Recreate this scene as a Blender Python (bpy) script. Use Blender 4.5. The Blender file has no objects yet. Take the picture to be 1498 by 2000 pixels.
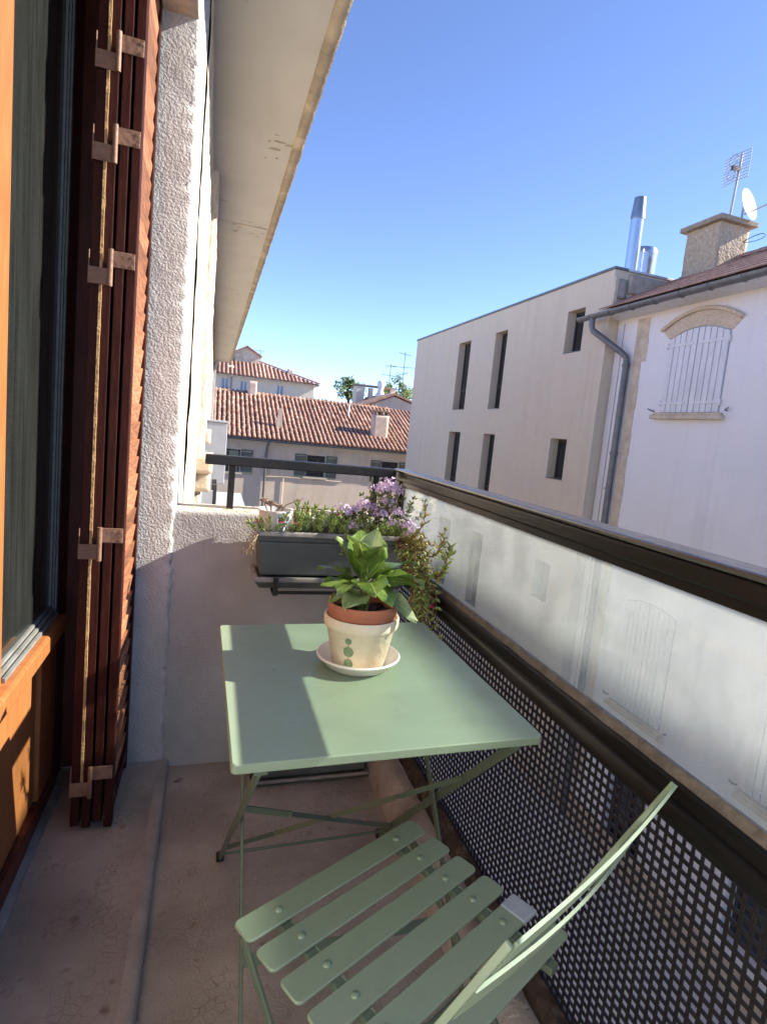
import bpy, bmesh, math, random
from math import sin, cos, pi, radians, sqrt, atan2
from mathutils import Vector, Matrix, Euler, noise

SC = bpy.context.scene
COL = SC.collection
random.seed(7)
V = Vector

# ------------------------------------------------------------------ camera
def cam_matrix(yaw, pitch, roll, loc):
    f = V((sin(yaw) * cos(pitch), cos(yaw) * cos(pitch), sin(pitch)))
    r = V((cos(yaw), -sin(yaw), 0))
    u = r.cross(f)
    r2 = r * cos(roll) + u * sin(roll)
    u2 = u * cos(roll) - r * sin(roll)
    m = Matrix((r2, u2, -f)).transposed().to_4x4()
    m.translation = loc
    return m
cd = bpy.data.cameras.new('camera')
cam = bpy.data.objects.new('camera', cd)
COL.objects.link(cam)
cd.sensor_fit = 'VERTICAL'
cd.sensor_height = 24.0
cd.lens = 1146.5 / 2000 * 24.0
cd.shift_x = -58.4 / 2000
cd.shift_y = -13.4 / 2000
cd.clip_start = 0.02
cd.clip_end = 2000
cam.matrix_world = cam_matrix(.338, -.117, .102, V((0, 0, 1.225)))
SC.camera = cam

# ------------------------------------------------------------------ light
SUN_EL, SUN_AZ_OFF = radians(32.1), radians(8.0)      # azimuth off +X towards -Y
sdir = V((cos(SUN_EL) * cos(SUN_AZ_OFF), -cos(SUN_EL) * sin(SUN_AZ_OFF), sin(SUN_EL)))
sl = bpy.data.lights.new('sun', 'SUN')
sl.energy = 3.7
sl.angle = radians(0.5)
sl.color = (1.0, .92, .79)
so = bpy.data.objects.new('sun', sl)
COL.objects.link(so)
so.rotation_euler = sdir.to_track_quat('Z', 'Y').to_euler()
so.location = sdir * 40
W = bpy.data.worlds.new('World')
SC.world = W
W.use_nodes = True
wn = W.node_tree.nodes
sky = wn.new('ShaderNodeTexSky')
sky.sky_type = 'NISHITA'
sky.sun_disc = False
sky.sun_elevation = SUN_EL
sky.sun_rotation = atan2(sdir.x, sdir.y)
sky.altitude = 2600
sky.air_density = 0.65
sky.dust_density = 0.0
sky.ozone_density = 4.5
wb = wn.new('ShaderNodeMix'); wb.data_type = 'RGBA'; wb.blend_type = 'MULTIPLY'; wb.inputs['Factor'].default_value = 1
wb.inputs['B'].default_value = (1.10, .955, .95, 1)          # camera white balance on the whole sky
W.node_tree.links.new(sky.outputs[0], wb.inputs['A'])
W.node_tree.links.new(wb.outputs['Result'], wn['Background'].inputs[0])
wn['Background'].inputs[1].default_value = 0.13
SC.view_settings.view_transform = 'Standard'
SC.view_settings.look = 'None'
SC.view_settings.gamma = 1
SC.view_settings.exposure = 1.85
SC.cycles.max_bounces = 7
SC.cycles.diffuse_bounces = 4
SC.cycles.glossy_bounces = 3
SC.cycles.transparent_max_bounces = 12
SC.cycles.caustics_reflective = False
SC.cycles.caustics_refractive = False
try: SC.view_settings.use_curve_mapping = False
except Exception: pass

# ------------------------------------------------------------------ materials
MT = {}
def mat(name, c1, c2=None, scale=6., rough=.7, bump=0., bscale=60., metal=0., stretch=(1, 1, 1), lo=.35, hi=.65,
        spec=.4, island=0., c3=None, s3=2., bdist=.01, objrand=0., detail=5.):
    m = bpy.data.materials.new(name)
    m.use_nodes = True
    nt = m.node_tree; N = nt.nodes; L = nt.links
    b = N['Principled BSDF']
    b.inputs['Roughness'].default_value = rough
    b.inputs['Metallic'].default_value = metal
    b.inputs['Specular IOR Level'].default_value = spec
    tc = N.new('ShaderNodeTexCoord'); mp = N.new('ShaderNodeMapping')
    mp.inputs['Scale'].default_value = stretch
    L.new(tc.outputs['Object'], mp.inputs['Vector'])
    m['vec'] = mp.name
    if c2 is None: c2 = tuple(x * .82 for x in c1)
    nz = N.new('ShaderNodeTexNoise'); nz.inputs['Scale'].default_value = scale; nz.inputs['Detail'].default_value = detail
    nz.inputs['Roughness'].default_value = .6
    L.new(mp.outputs[0], nz.inputs['Vector'])
    cr = N.new('ShaderNodeValToRGB')
    cr.color_ramp.elements[0].position = lo; cr.color_ramp.elements[1].position = hi
    cr.color_ramp.elements[0].color = (*c2, 1); cr.color_ramp.elements[1].color = (*c1, 1)
    L.new(nz.outputs['Fac'], cr.inputs[0])
    out = cr.outputs[0]
    if c3 is not None:
        n3 = N.new('ShaderNodeTexNoise'); n3.inputs['Scale'].default_value = s3; n3.inputs['Detail'].default_value = 6
        L.new(mp.outputs[0], n3.inputs['Vector'])
        r3 = N.new('ShaderNodeValToRGB'); r3.color_ramp.elements[0].position = .5; r3.color_ramp.elements[1].position = .68
        r3.color_ramp.elements[0].color = (0, 0, 0, 1); r3.color_ramp.elements[1].color = (1, 1, 1, 1)
        L.new(n3.outputs['Fac'], r3.inputs[0])
        mx = N.new('ShaderNodeMix'); mx.data_type = 'RGBA'
        L.new(r3.outputs[0], mx.inputs['Factor']); L.new(out, mx.inputs['A']); mx.inputs['B'].default_value = (*c3, 1)
        out = mx.outputs['Result']
    if island or objrand:
        if island:
            g = N.new('ShaderNodeNewGeometry'); rnd = g.outputs['Random Per Island']; amt = island
        else:
            g = N.new('ShaderNodeObjectInfo'); rnd = g.outputs['Random']; amt = objrand
        mr = N.new('ShaderNodeMapRange'); mr.inputs['To Min'].default_value = 1 - amt; mr.inputs['To Max'].default_value = 1 + amt
        L.new(rnd, mr.inputs['Value'])
        hs = N.new('ShaderNodeHueSaturation'); L.new(mr.outputs[0], hs.inputs['Value']); L.new(out, hs.inputs['Color'])
        out = hs.outputs[0]
    L.new(out, b.inputs['Base Color'])
    if bump:
        nb = N.new('ShaderNodeTexNoise'); nb.inputs['Scale'].default_value = bscale; nb.inputs['Detail'].default_value = 4
        L.new(mp.outputs[0], nb.inputs['Vector'])
        bp = N.new('ShaderNodeBump'); bp.inputs['Strength'].default_value = bump; bp.inputs['Distance'].default_value = bdist
        L.new(nb.outputs['Fac'], bp.inputs['Height']); L.new(bp.outputs[0], b.inputs['Normal'])
    MT[name] = m
    return m
def bs(m): return m.node_tree.nodes['Principled BSDF']

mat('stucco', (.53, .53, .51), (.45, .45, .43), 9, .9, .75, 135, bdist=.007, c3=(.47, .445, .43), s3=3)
mat('stucco_shaded', (.46, .465, .45), (.40, .40, .385), 9, .9, .7, 140, bdist=.005, c3=(.38, .37, .36), s3=3)  # pillar stucco darkened for the deeper shade on the end wall
mat('stucco_smooth', (.40, .40, .405), (.35, .35, .355), 7, .9, .5, 130, bdist=.004)
mat('limestone', (.68, .60, .49), (.48, .40, .29), 16, .9, 1.0, 45, stretch=(1, 1, .35), bdist=.02, c3=(.74, .67, .56), s3=6)
mat('stone_tan', (.66, .54, .40), (.50, .40, .29), 14, .9, .6, 60, stretch=(1, 1, 3))
mat("soffit", (.60, .57, .52), (.54, .51, .46), 2.5, .75, .15, 30, c3=(.55, .52, .46), s3=1.2)
mat('fascia', (.42, .34, .25), (.30, .25, .19), 9, .8, .5, 40, c3=(.55, .46, .33), s3=5)
mat('orange_wood', (.42, .165, .055), (.30, .105, .034), 9, .42, .15, 60, stretch=(2, 9, .9), lo=.3, hi=.7)
mat('red_wood', (.13, .03, .016), (.07, .014, .009), 9, .5, .1, 60, stretch=(4, 8, .8))
mat('shutter_red', (.052, .012, .008), (.026, .006, .004), 20, .55, .1, 60, stretch=(3, 3, .5), spec=.15)
mat('shutter_slat', (.40, .17, .085), (.20, .075, .036), 22, .6, .3, 60, stretch=(1, .8, 6), objrand=.5)
mat('hinge_metal', (.26, .150, .098), (.17, .092, .06), 25, .55, .2, 80, spec=.5)
mat('sunlit_strip', (.46, .30, .14), (.34, .21, .095), 60, .7, .4, 120)
mat('grey_bead', (.20, .225, .22), (.15, .17, .165), 30, .5)
mat('curtain', (.12, .13, .125), (.08, .088, .083), 14, .9, stretch=(2, 9, .3))
mat('zinc_strip', (.33, .34, .33), (.20, .21, .20), 14, .5, .3, 50, metal=.3)
mat('black_paint', (.012, .011, .011), (.007, .007, .007), 12, .42, .12, 90, c3=(.02, .018, .017), s3=7, spec=.35)
mat('rail_brown', (.012, .011, .0105), (.008, .0075, .007), 6, .33, .12, 70, stretch=(3, .35, 3), c3=(.045, .039, .035), s3=4, spec=.2)
mat('rail_top', (.011, .010, .0095), (.007, .0065, .006), 6, .35, .1, 70, stretch=(3, .4, 3), spec=.22)
mat('rail_cap', (.050, .045, .042), (.035, .031, .029), 6, .22, .08, 70, stretch=(3, .4, 3), spec=.9)
mat('rusty', (.075, .055, .045), (.035, .028, .024), 30, .85, .6, 50, c3=(.16, .125, .105), s3=22)
mat('putty', (.15, .125, .105), (.085, .07, .06), 40, .85, .5, 60)
mat('mesh_black', (.016, .014, .015), (.010, .009, .010), 12, .5, spec=.4)
mat('sage', (.245, .315, .215), (.230, .298, .205), 3, .36, .05, 350, spec=.5, bdist=.001)
mat('sage_shaded', (.115, .155, .105), (.095, .13, .088), 8, .4, .05, 200, spec=.5)  # sage green darkened for the shaded parts under table and seat
mat('rivet_green', (.23, .31, .21), (.19, .26, .17), 30, .28, spec=.6)
mat('lit_end_grey', (.40, .44, .50), (.34, .38, .44), 30, .4)
mat('black_rubber', (.02, .02, .02), None, 20, .7)
mat('steel', (.62, .62, .6), (.5, .5, .5), 20, .3, metal=1)
mat('planter_dark', (.105, .122, .118), (.078, .092, .088), 7, .55, .1, 60, c3=(.15, .165, .16), s3=5)
mat('planter_rim', (.30, .285, .26), (.19, .185, .175), 18, .65, .2, 60, c3=(.34, .30, .27), s3=9)
mat('nosing', (.44, .40, .355), (.33, .295, .26), 9, .75, .4, 90)
mat('soil', (.045, .026, .016), (.018, .010, .007), 60, .95, 1, 70, bdist=.02)
mat('terracotta', (.43, .155, .085), (.34, .115, .065), 9, .75, .15, 60, c3=(.58, .26, .16), s3=6, stretch=(1, 1, 4))
mat('cream_pot', (.78, .69, .53), (.70, .60, .44), 8, .8, .2, 70, c3=(.70, .55, .36), s3=5)
mat('saucer_white', (.80, .74, .68), (.74, .67, .60), 8, .55)
mat('paint_green', (.22, .30, .16), (.14, .21, .10), 60, .7)
mat('white_cup', (.80, .77, .73), (.70, .68, .66), 8, .5, c3=(.5, .58, .7), s3=9)
def leafmat(name, c1, c2, scale=20, rough=.4, trans=.25, **k):
    m = mat(name, c1, c2, scale, rough, spec=.45, **k)
    nt = m.node_tree; b = bs(m); o = nt.nodes['Material Output']
    t = nt.nodes.new('ShaderNodeBsdfTranslucent'); mx = nt.nodes.new('ShaderNodeMixShader'); mx.inputs[0].default_value = trans
    src = b.inputs['Base Color'].links[0].from_socket
    nt.links.new(src, t.inputs[0]); nt.links.new(b.outputs[0], mx.inputs[1]); nt.links.new(t.outputs[0], mx.inputs[2])
    nt.links.new(mx.outputs[0], o.inputs[0])
    return m
leafmat('leaf_big', (.175, .265, .05), (.075, .145, .026), 16, .33, .3, objrand=.38)
leafmat('leaf_pale', (.40, .46, .25), (.16, .27, .075), 18, .45, .3, objrand=.2)
leafmat('leaf_ice', (.42, .50, .17), (.22, .31, .09), 25, .4, .2, island=.5)
leafmat('leaf_ice_red', (.48, .40, .17), (.28, .31, .10), 25, .4, .2, island=.5)
leafmat('leaf_dark', (.09, .14, .035), (.045, .075, .02), 25, .5, .2, island=.5)
leafmat('leaf_verbena', (.20, .24, .085), (.10, .13, .045), 25, .6, .2, island=.5)
leafmat('leaf_varieg', (.42, .50, .17), (.17, .30, .06), 40, .4, .3, island=.25)
leafmat('petal_lilac', (.82, .68, .82), (.66, .48, .72), 60, .6, .3, island=.35)
leafmat('petal_magenta', (.70, .05, .28), (.5, .03, .2), 60, .6, .2)
leafmat('rosette_pink', (.42, .29, .25), (.25, .22, .16), 30, .5, .1, island=.3)
leafmat('tree_leaf', (.20, .27, .075), (.10, .15, .04), 10, .6, .25, island=.5)
def veins(name, tint):
    m = MT[name]; nt = m.node_tree; N = nt.nodes; L = nt.links; b = bs(m); src = b.inputs['Base Color'].links[0].from_socket
    tc = N.new('ShaderNodeTexCoord'); sx = N.new('ShaderNodeSeparateXYZ'); L.new(tc.outputs['Object'], sx.inputs[0])
    def mth(op, a, bb=None):
        q = N.new('ShaderNodeMath'); q.operation = op
        for i, v in enumerate((a, bb)):
            if v is None: continue
            if isinstance(v, (int, float)): q.inputs[i].default_value = v
            else: L.new(v, q.inputs[i])
        return q.outputs[0]
    ay = mth('ABSOLUTE', sx.outputs['Y'])
    rib = N.new('ShaderNodeMapRange'); L.new(ay, rib.inputs['Value']); rib.inputs['From Min'].default_value = .0006; rib.inputs['From Max'].default_value = .0022; rib.inputs['To Min'].default_value = .75; rib.inputs['To Max'].default_value = 0
    sv = mth('SINE', mth('MULTIPLY', mth('SUBTRACT', sx.outputs['X'], mth('MULTIPLY', ay, .85)), 520))
    vr = N.new('ShaderNodeMapRange'); L.new(sv, vr.inputs['Value']); vr.inputs['From Min'].default_value = .88; vr.inputs['From Max'].default_value = 1.; vr.inputs['To Min'].default_value = 0; vr.inputs['To Max'].default_value = .32
    fc = mth('MAXIMUM', rib.outputs[0], vr.outputs[0])
    mx = N.new('ShaderNodeMix'); mx.data_type = 'RGBA'; L.new(fc, mx.inputs['Factor']); L.new(src, mx.inputs['A']); mx.inputs['B'].default_value = (*tint, 1)
    L.new(mx.outputs['Result'], b.inputs['Base Color'])
    for l in list(nt.links):
        if l.from_socket == src and l.to_node.type == 'BSDF_TRANSLUCENT': L.new(mx.outputs['Result'], l.to_socket)
veins('leaf_big', (.34, .44, .13)); veins('leaf_pale', (.50, .56, .34))
mat('stem_red', (.20, .075, .05), (.13, .06, .035), 30, .6)
mat('stem_dry', (.40, .30, .20), (.26, .19, .12), 30, .8)
mat('stem_green', (.20, .26, .08), (.14, .18, .05), 30, .6)
mat('bark', (.12, .09, .06), (.07, .05, .035), 30, .9)
mat('render_beige', (.625, .53, .41), (.595, .50, .385), 3, .92, .45, 220, bdist=.008, c3=(.60, .515, .41), s3=1.2)
mat('reveal_beige', (.50, .425, .36), (.46, .39, .33), 4, .92, .3, 200)
mat('render_white', (.76, .735, .74), (.71, .69, .695), 1.2, .9, .25, 90, c3=(.73, .70, .69), s3=.7)
mat('white_paint', (.72, .71, .72), (.63, .62, .63), 8, .6, .15, 40, stretch=(1, 1, .3))
mat('stone_pale', (.62, .53, .41), (.50, .41, .31), 7, .9, .4, 50, c3=(.44, .36, .28), s3=3)
mat('stone_grey', (.43, .37, .31), (.30, .26, .22), 6, .9, .6, 30)
mat('stone_cap', (.33, .27, .21), (.22, .18, .14), 12, .9, .6, 40)
mat('roughcast', (.52, .42, .31), (.36, .28, .20), 16, .95, 1, 18, bdist=.05)
mat('zinc', (.17, .175, .175), (.12, .125, .13), 7, .45, .1, 30, metal=.35)
mat('galva', (.66, .68, .70), (.56, .58, .6), 5, .22, metal=1, stretch=(1, 1, .3))
mat('galva_dark', (.32, .34, .36), (.26, .28, .3), 5, .35, metal=1)
mat('alu_light', (.60, .61, .63), None, 5, .4, metal=.6)
mat('tile', (.41, .235, .165), (.27, .145, .10), 8, .85, .3, 40, island=.38, c3=(.48, .33, .25), s3=3)
mat('tile_deck', (.13, .07, .052), (.09, .05, .04), 5, .95)
mat('tile_flat', (.36, .225, .18), (.25, .15, .12), 8, .85, .3, 40, island=.3)
mat('frame_dark', (.05, .048, .05), None, 20, .5)
mat('window_glass_dark', (.02, .024, .028), (.012, .014, .017), 1.5, .06, spec=.7)
mat('shutter_green', (.155, .185, .155), (.11, .135, .115), 10, .7)
mat('far_wall', (.74, .62, .48), (.62, .50, .38), .9, .92, .2, 20, c3=(.66, .56, .47), s3=.5)
mat('far_wall_b', (.66, .58, .47), (.58, .50, .40), .5, .92, c3=(.62, .54, .43), s3=.3)
mat('chimney_render', (.62, .50, .42), (.48, .38, .31), 3, .95, .4, 20)
mat('box_shade_grey', (.33, .36, .42), (.29, .32, .38), 6, .6)  # blue-grey puts the shade on the box face into its colour
mat('concrete_pale', (.52, .49, .46), (.40, .37, .345), 14, .9, .5, 70, c3=(.26, .225, .20), s3=7)
mat('asphalt', (.60, .57, .53), (.50, .48, .45), 2, .9, .3, 60)
mat('wire', (.10, .10, .10), None, 20, .5)
mat('antenna', (.42, .40, .40), (.33, .32, .32), 20, .4, metal=.6)
mat('dish', (.78, .76, .72), (.70, .68, .65), 4, .5)
mat('bluish_shade', (.36, .40, .46), (.30, .34, .40), 4, .6)
mat('fill_white', (.74, .73, .71), (.68, .67, .65), 5, .9, .3, 60)
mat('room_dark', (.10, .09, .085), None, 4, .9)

def streaks(name, amt, sc=(2.2, 2.2, .12), lo=.5, hi=.75, scale=2.):
    m = MT[name]; nt = m.node_tree; N = nt.nodes; L = nt.links; b = bs(m); src = b.inputs['Base Color'].links[0].from_socket
    tc = N.new('ShaderNodeTexCoord'); mp = N.new('ShaderNodeMapping'); mp.inputs['Scale'].default_value = sc; L.new(tc.outputs['Object'], mp.inputs[0])
    nz = N.new('ShaderNodeTexNoise'); nz.inputs['Scale'].default_value = scale; nz.inputs['Detail'].default_value = 8; nz.inputs['Roughness'].default_value = .65; L.new(mp.outputs[0], nz.inputs['Vector'])
    mr = N.new('ShaderNodeMapRange'); mr.inputs['From Min'].default_value = lo; mr.inputs['From Max'].default_value = hi; mr.inputs['To Min'].default_value = 1.; mr.inputs['To Max'].default_value = 1 - amt; L.new(nz.outputs['Fac'], mr.inputs['Value'])
    hs = N.new('ShaderNodeHueSaturation'); L.new(src, hs.inputs['Color']); L.new(mr.outputs[0], hs.inputs['Value']); L.new(hs.outputs[0], b.inputs['Base Color'])
def worn(name, r0, r1, scale):
    m = MT[name]; nt = m.node_tree; N = nt.nodes; L = nt.links; b = bs(m)
    nz = N.new('ShaderNodeTexNoise'); nz.inputs['Scale'].default_value = scale; nz.inputs['Detail'].default_value = 8; nz.inputs['Roughness'].default_value = .7; L.new(N[m['vec']].outputs[0], nz.inputs['Vector'])
    mr = N.new('ShaderNodeMapRange'); mr.inputs['From Min'].default_value = .3; mr.inputs['From Max'].default_value = .7; mr.inputs['To Min'].default_value = r0; mr.inputs['To Max'].default_value = r1
    L.new(nz.outputs['Fac'], mr.inputs['Value']); L.new(mr.outputs[0], b.inputs['Roughness'])
streaks('render_beige', .10); streaks('render_white', .13, (1.6, 1.6, .10)); streaks('far_wall', .22, (.9, .9, .2)); streaks('far_wall_b', .15, (.8, .8, .15))
streaks('soffit', .12, (2, .3, 2), .5, .7); streaks('stucco', .16, (3, 3, .5), .5, .75); streaks('stucco_shaded', .16, (3, 3, .6), .5, .75)
streaks('sage', .10, (9, 9, 9), .55, .75, 1.5); streaks('cream_pot', .18, (18, 18, 6), .5, .75, 1.); streaks('white_paint', .14, (3, 3, .4)); streaks('terracotta', .2, (20, 20, 20), .5, .75, 1.)
worn('sage', .26, .52, 18); worn('rail_cap', .14, .4, 8); worn('black_paint', .3, .6, 12)
# floor: worn brown screed with hair cracks
def floor_mat():
    m = mat('floor', (.40, .372, .322), (.275, .25, .214), 3.2, .7, .5, 160, c3=(.48, .445, .395), s3=2.4, bdist=.004, spec=.35)
    nt = m.node_tree; N = nt.nodes; L = nt.links; b = bs(m)
    src = b.inputs['Base Color'].links[0].from_socket
    mp = N[m['vec']]
    # distort
    nz = N.new('ShaderNodeTexNoise'); nz.inputs['Scale'].default_value = 14; L.new(mp.outputs[0], nz.inputs['Vector'])
    mv = N.new('ShaderNodeVectorMath'); mv.operation = 'SCALE'; mv.inputs['Scale'].default_value = .035
    L.new(nz.outputs['Color'], mv.inputs[0])
    ad = N.new('ShaderNodeVectorMath'); ad.operation = 'ADD'; L.new(mp.outputs[0], ad.inputs[0]); L.new(mv.outputs[0], ad.inputs[1])
    vo = N.new('ShaderNodeTexVoronoi'); vo.feature = 'DISTANCE_TO_EDGE'; vo.inputs['Scale'].default_value = 42
    L.new(ad.outputs[0], vo.inputs['Vector'])
    cr = N.new('ShaderNodeValToRGB'); cr.color_ramp.elements[0].position = .0; cr.color_ramp.elements[1].position = .045
    cr.color_ramp.elements[0].color = (1, 1, 1, 1); cr.color_ramp.elements[1].color = (0, 0, 0, 1)
    L.new(vo.outputs['Distance'], cr.inputs[0])
    # cracks only in patches
    n2 = N.new('ShaderNodeTexNoise'); n2.inputs['Scale'].default_value = 7; n2.inputs['Detail'].default_value = 5; L.new(mp.outputs[0], n2.inputs['Vector'])
    c2 = N.new('ShaderNodeValToRGB'); c2.color_ramp.elements[0].position = .40; c2.color_ramp.elements[1].position = .62
    L.new(n2.outputs['Fac'], c2.inputs[0])
    mu = N.new('ShaderNodeMath'); mu.operation = 'MULTIPLY'; L.new(cr.outputs[0], mu.inputs[0]); L.new(c2.outputs[0], mu.inputs[1])
    m2 = N.new('ShaderNodeMath'); m2.operation = 'MULTIPLY'; m2.inputs[1].default_value = .6; L.new(mu.outputs[0], m2.inputs[0])
    mx = N.new('ShaderNodeMix'); mx.data_type = 'RGBA'; L.new(m2.outputs[0], mx.inputs['Factor']); L.new(src, mx.inputs['A'])
    mx.inputs['B'].default_value = (.13, .085, .07, 1)
    # dark stains
    n3 = N.new('ShaderNodeTexNoise'); n3.inputs['Scale'].default_value = 16; n3.inputs['Detail'].default_value = 2; L.new(mp.outputs[0], n3.inputs['Vector'])
    c3 = N.new('ShaderNodeValToRGB'); c3.color_ramp.elements[0].position = .66; c3.color_ramp.elements[1].position = .76
    L.new(n3.outputs['Fac'], c3.inputs[0])
    m3 = N.new('ShaderNodeMix'); m3.data_type = 'RGBA'; L.new(c3.outputs[0], m3.inputs['Factor']); L.new(mx.outputs['Result'], m3.inputs['A'])
    m3.inputs['B'].default_value = (.19, .135, .11, 1)
    L.new(m3.outputs['Result'], b.inputs['Base Color'])
floor_mat()

# dirty railing glass: clear pane + whitish film (scatters the sun) + sharp reflection
def schlick(N, L, f0, f1):
    lw = N.new('ShaderNodeLayerWeight'); lw.inputs['Blend'].default_value = .5
    pw = N.new('ShaderNodeMath'); pw.operation = 'POWER'; pw.inputs[1].default_value = 4.; L.new(lw.outputs['Facing'], pw.inputs[0])
    mr = N.new('ShaderNodeMapRange'); mr.inputs['To Min'].default_value = f0; mr.inputs['To Max'].default_value = f1; L.new(pw.outputs[0], mr.inputs['Value'])
    return mr
def glass_mat():
    m = bpy.data.materials.new('dirty_glass'); m.use_nodes = True
    nt = m.node_tree; N = nt.nodes; L = nt.links; N.remove(N['Principled BSDF']); o = N['Material Output']
    tc = N.new('ShaderNodeTexCoord'); mp = N.new('ShaderNodeMapping'); mp.inputs['Scale'].default_value = (1, 1, .22)
    L.new(tc.outputs['Object'], mp.inputs[0])
    n1 = N.new('ShaderNodeTexNoise'); n1.inputs['Scale'].default_value = 90; n1.inputs['Detail'].default_value = 6; n1.inputs['Roughness'].default_value = .7
    L.new(mp.outputs[0], n1.inputs['Vector'])
    n2 = N.new('ShaderNodeTexNoise'); n2.inputs['Scale'].default_value = 5; n2.inputs['Detail'].default_value = 6; n2.inputs['Distortion'].default_value = 1.2
    L.new(tc.outputs['Object'], n2.inputs['Vector'])
    a = N.new('ShaderNodeMath'); a.operation = 'MULTIPLY_ADD'; L.new(n1.outputs['Fac'], a.inputs[0]); a.inputs[1].default_value = .5; L.new(n2.outputs['Fac'], a.inputs[2])
    # film is thicker towards the top and the far corner of the pane (run-off dirt)
    sx = N.new('ShaderNodeSeparateXYZ'); L.new(tc.outputs['Object'], sx.inputs[0])
    gz = N.new('ShaderNodeMapRange'); gz.inputs['From Min'].default_value = .76; gz.inputs['From Max'].default_value = 1.04
    gz.inputs['To Min'].default_value = -.12; gz.inputs['To Max'].default_value = .16; L.new(sx.outputs['Z'], gz.inputs['Value'])
    gy = N.new('ShaderNodeMapRange'); gy.inputs['From Min'].default_value = .5; gy.inputs['From Max'].default_value = 2.1
    gy.inputs['To Min'].default_value = -.10; gy.inputs['To Max'].default_value = .16; L.new(sx.outputs['Y'], gy.inputs['Value'])
    a2 = N.new('ShaderNodeMath'); L.new(a.outputs[0], a2.inputs[0]); L.new(gz.outputs[0], a2.inputs[1])
    a3 = N.new('ShaderNodeMath'); L.new(a2.outputs[0], a3.inputs[0]); L.new(gy.outputs[0], a3.inputs[1])
    mr = N.new('ShaderNodeMapRange'); mr.inputs['From Min'].default_value = .30; mr.inputs['From Max'].default_value = 1.25
    mr.inputs['To Min'].default_value = .09; mr.inputs['To Max'].default_value = .32; L.new(a3.outputs[0], mr.inputs['Value'])
    tr = N.new('ShaderNodeBsdfTransparent'); tr.inputs[0].default_value = (.90, .95, .93, 1)
    df = N.new('ShaderNodeBsdfDiffuse'); df.inputs[0].default_value = (.74, .77, .80, 1)
    tl = N.new('ShaderNodeBsdfTranslucent'); tl.inputs[0].default_value = (.68, .71, .73, 1)
    md = N.new('ShaderNodeMixShader'); md.inputs[0].default_value = .5; L.new(df.outputs[0], md.inputs[1]); L.new(tl.outputs[0], md.inputs[2])
    m1 = N.new('ShaderNodeMixShader'); L.new(mr.outputs[0], m1.inputs[0]); L.new(tr.outputs[0], m1.inputs[1]); L.new(md.outputs[0], m1.inputs[2])
    gl = N.new('ShaderNodeBsdfGlossy'); gl.inputs['Roughness'].default_value = .04
    fr = schlick(N, L, .025, .55)
    m2 = N.new('ShaderNodeMixShader'); L.new(fr.outputs[0], m2.inputs[0]); L.new(m1.outputs[0], m2.inputs[1]); L.new(gl.outputs[0], m2.inputs[2])
    L.new(m2.outputs[0], o.inputs[0])
    MT['dirty_glass'] = m
    g = bpy.data.materials.new('door_glass'); g.use_nodes = True
    nt = g.node_tree; N = nt.nodes; L = nt.links; N.remove(N['Principled BSDF']); o = N['Material Output']
    tr = N.new('ShaderNodeBsdfTransparent'); tr.inputs[0].default_value = (.62, .68, .66, 1)
    gl = N.new('ShaderNodeBsdfGlossy'); gl.inputs['Roughness'].default_value = .03
    fr = schlick(N, L, .05, .75)
    m2 = N.new('ShaderNodeMixShader'); L.new(fr.outputs[0], m2.inputs[0]); L.new(tr.outputs[0], m2.inputs[1]); L.new(gl.outputs[0], m2.inputs[2])
    ds_ = N.new('ShaderNodeBsdfDiffuse'); ds_.inputs[0].default_value = (.45, .48, .46, 1)
    tc = N.new('ShaderNodeTexCoord'); mp = N.new('ShaderNodeMapping'); mp.inputs['Scale'].default_value = (1, 14, .7); L.new(tc.outputs['Object'], mp.inputs[0])
    nz = N.new('ShaderNodeTexNoise'); nz.inputs['Scale'].default_value = 5; nz.inputs['Detail'].default_value = 6; L.new(mp.outputs[0], nz.inputs['Vector'])
    mr = N.new('ShaderNodeMapRange'); mr.inputs['From Min'].default_value = .3; mr.inputs['From Max'].default_value = .75; mr.inputs['To Min'].default_value = .012; mr.inputs['To Max'].default_value = .045; L.new(nz.outputs['Fac'], mr.inputs['Value'])
    m3 = N.new('ShaderNodeMixShader'); L.new(mr.outputs[0], m3.inputs[0]); L.new(m2.outputs[0], m3.inputs[1]); L.new(ds_.outputs[0], m3.inputs[2])
    L.new(m3.outputs[0], o.inputs[0]); MT['door_glass'] = g
glass_mat()

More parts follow.
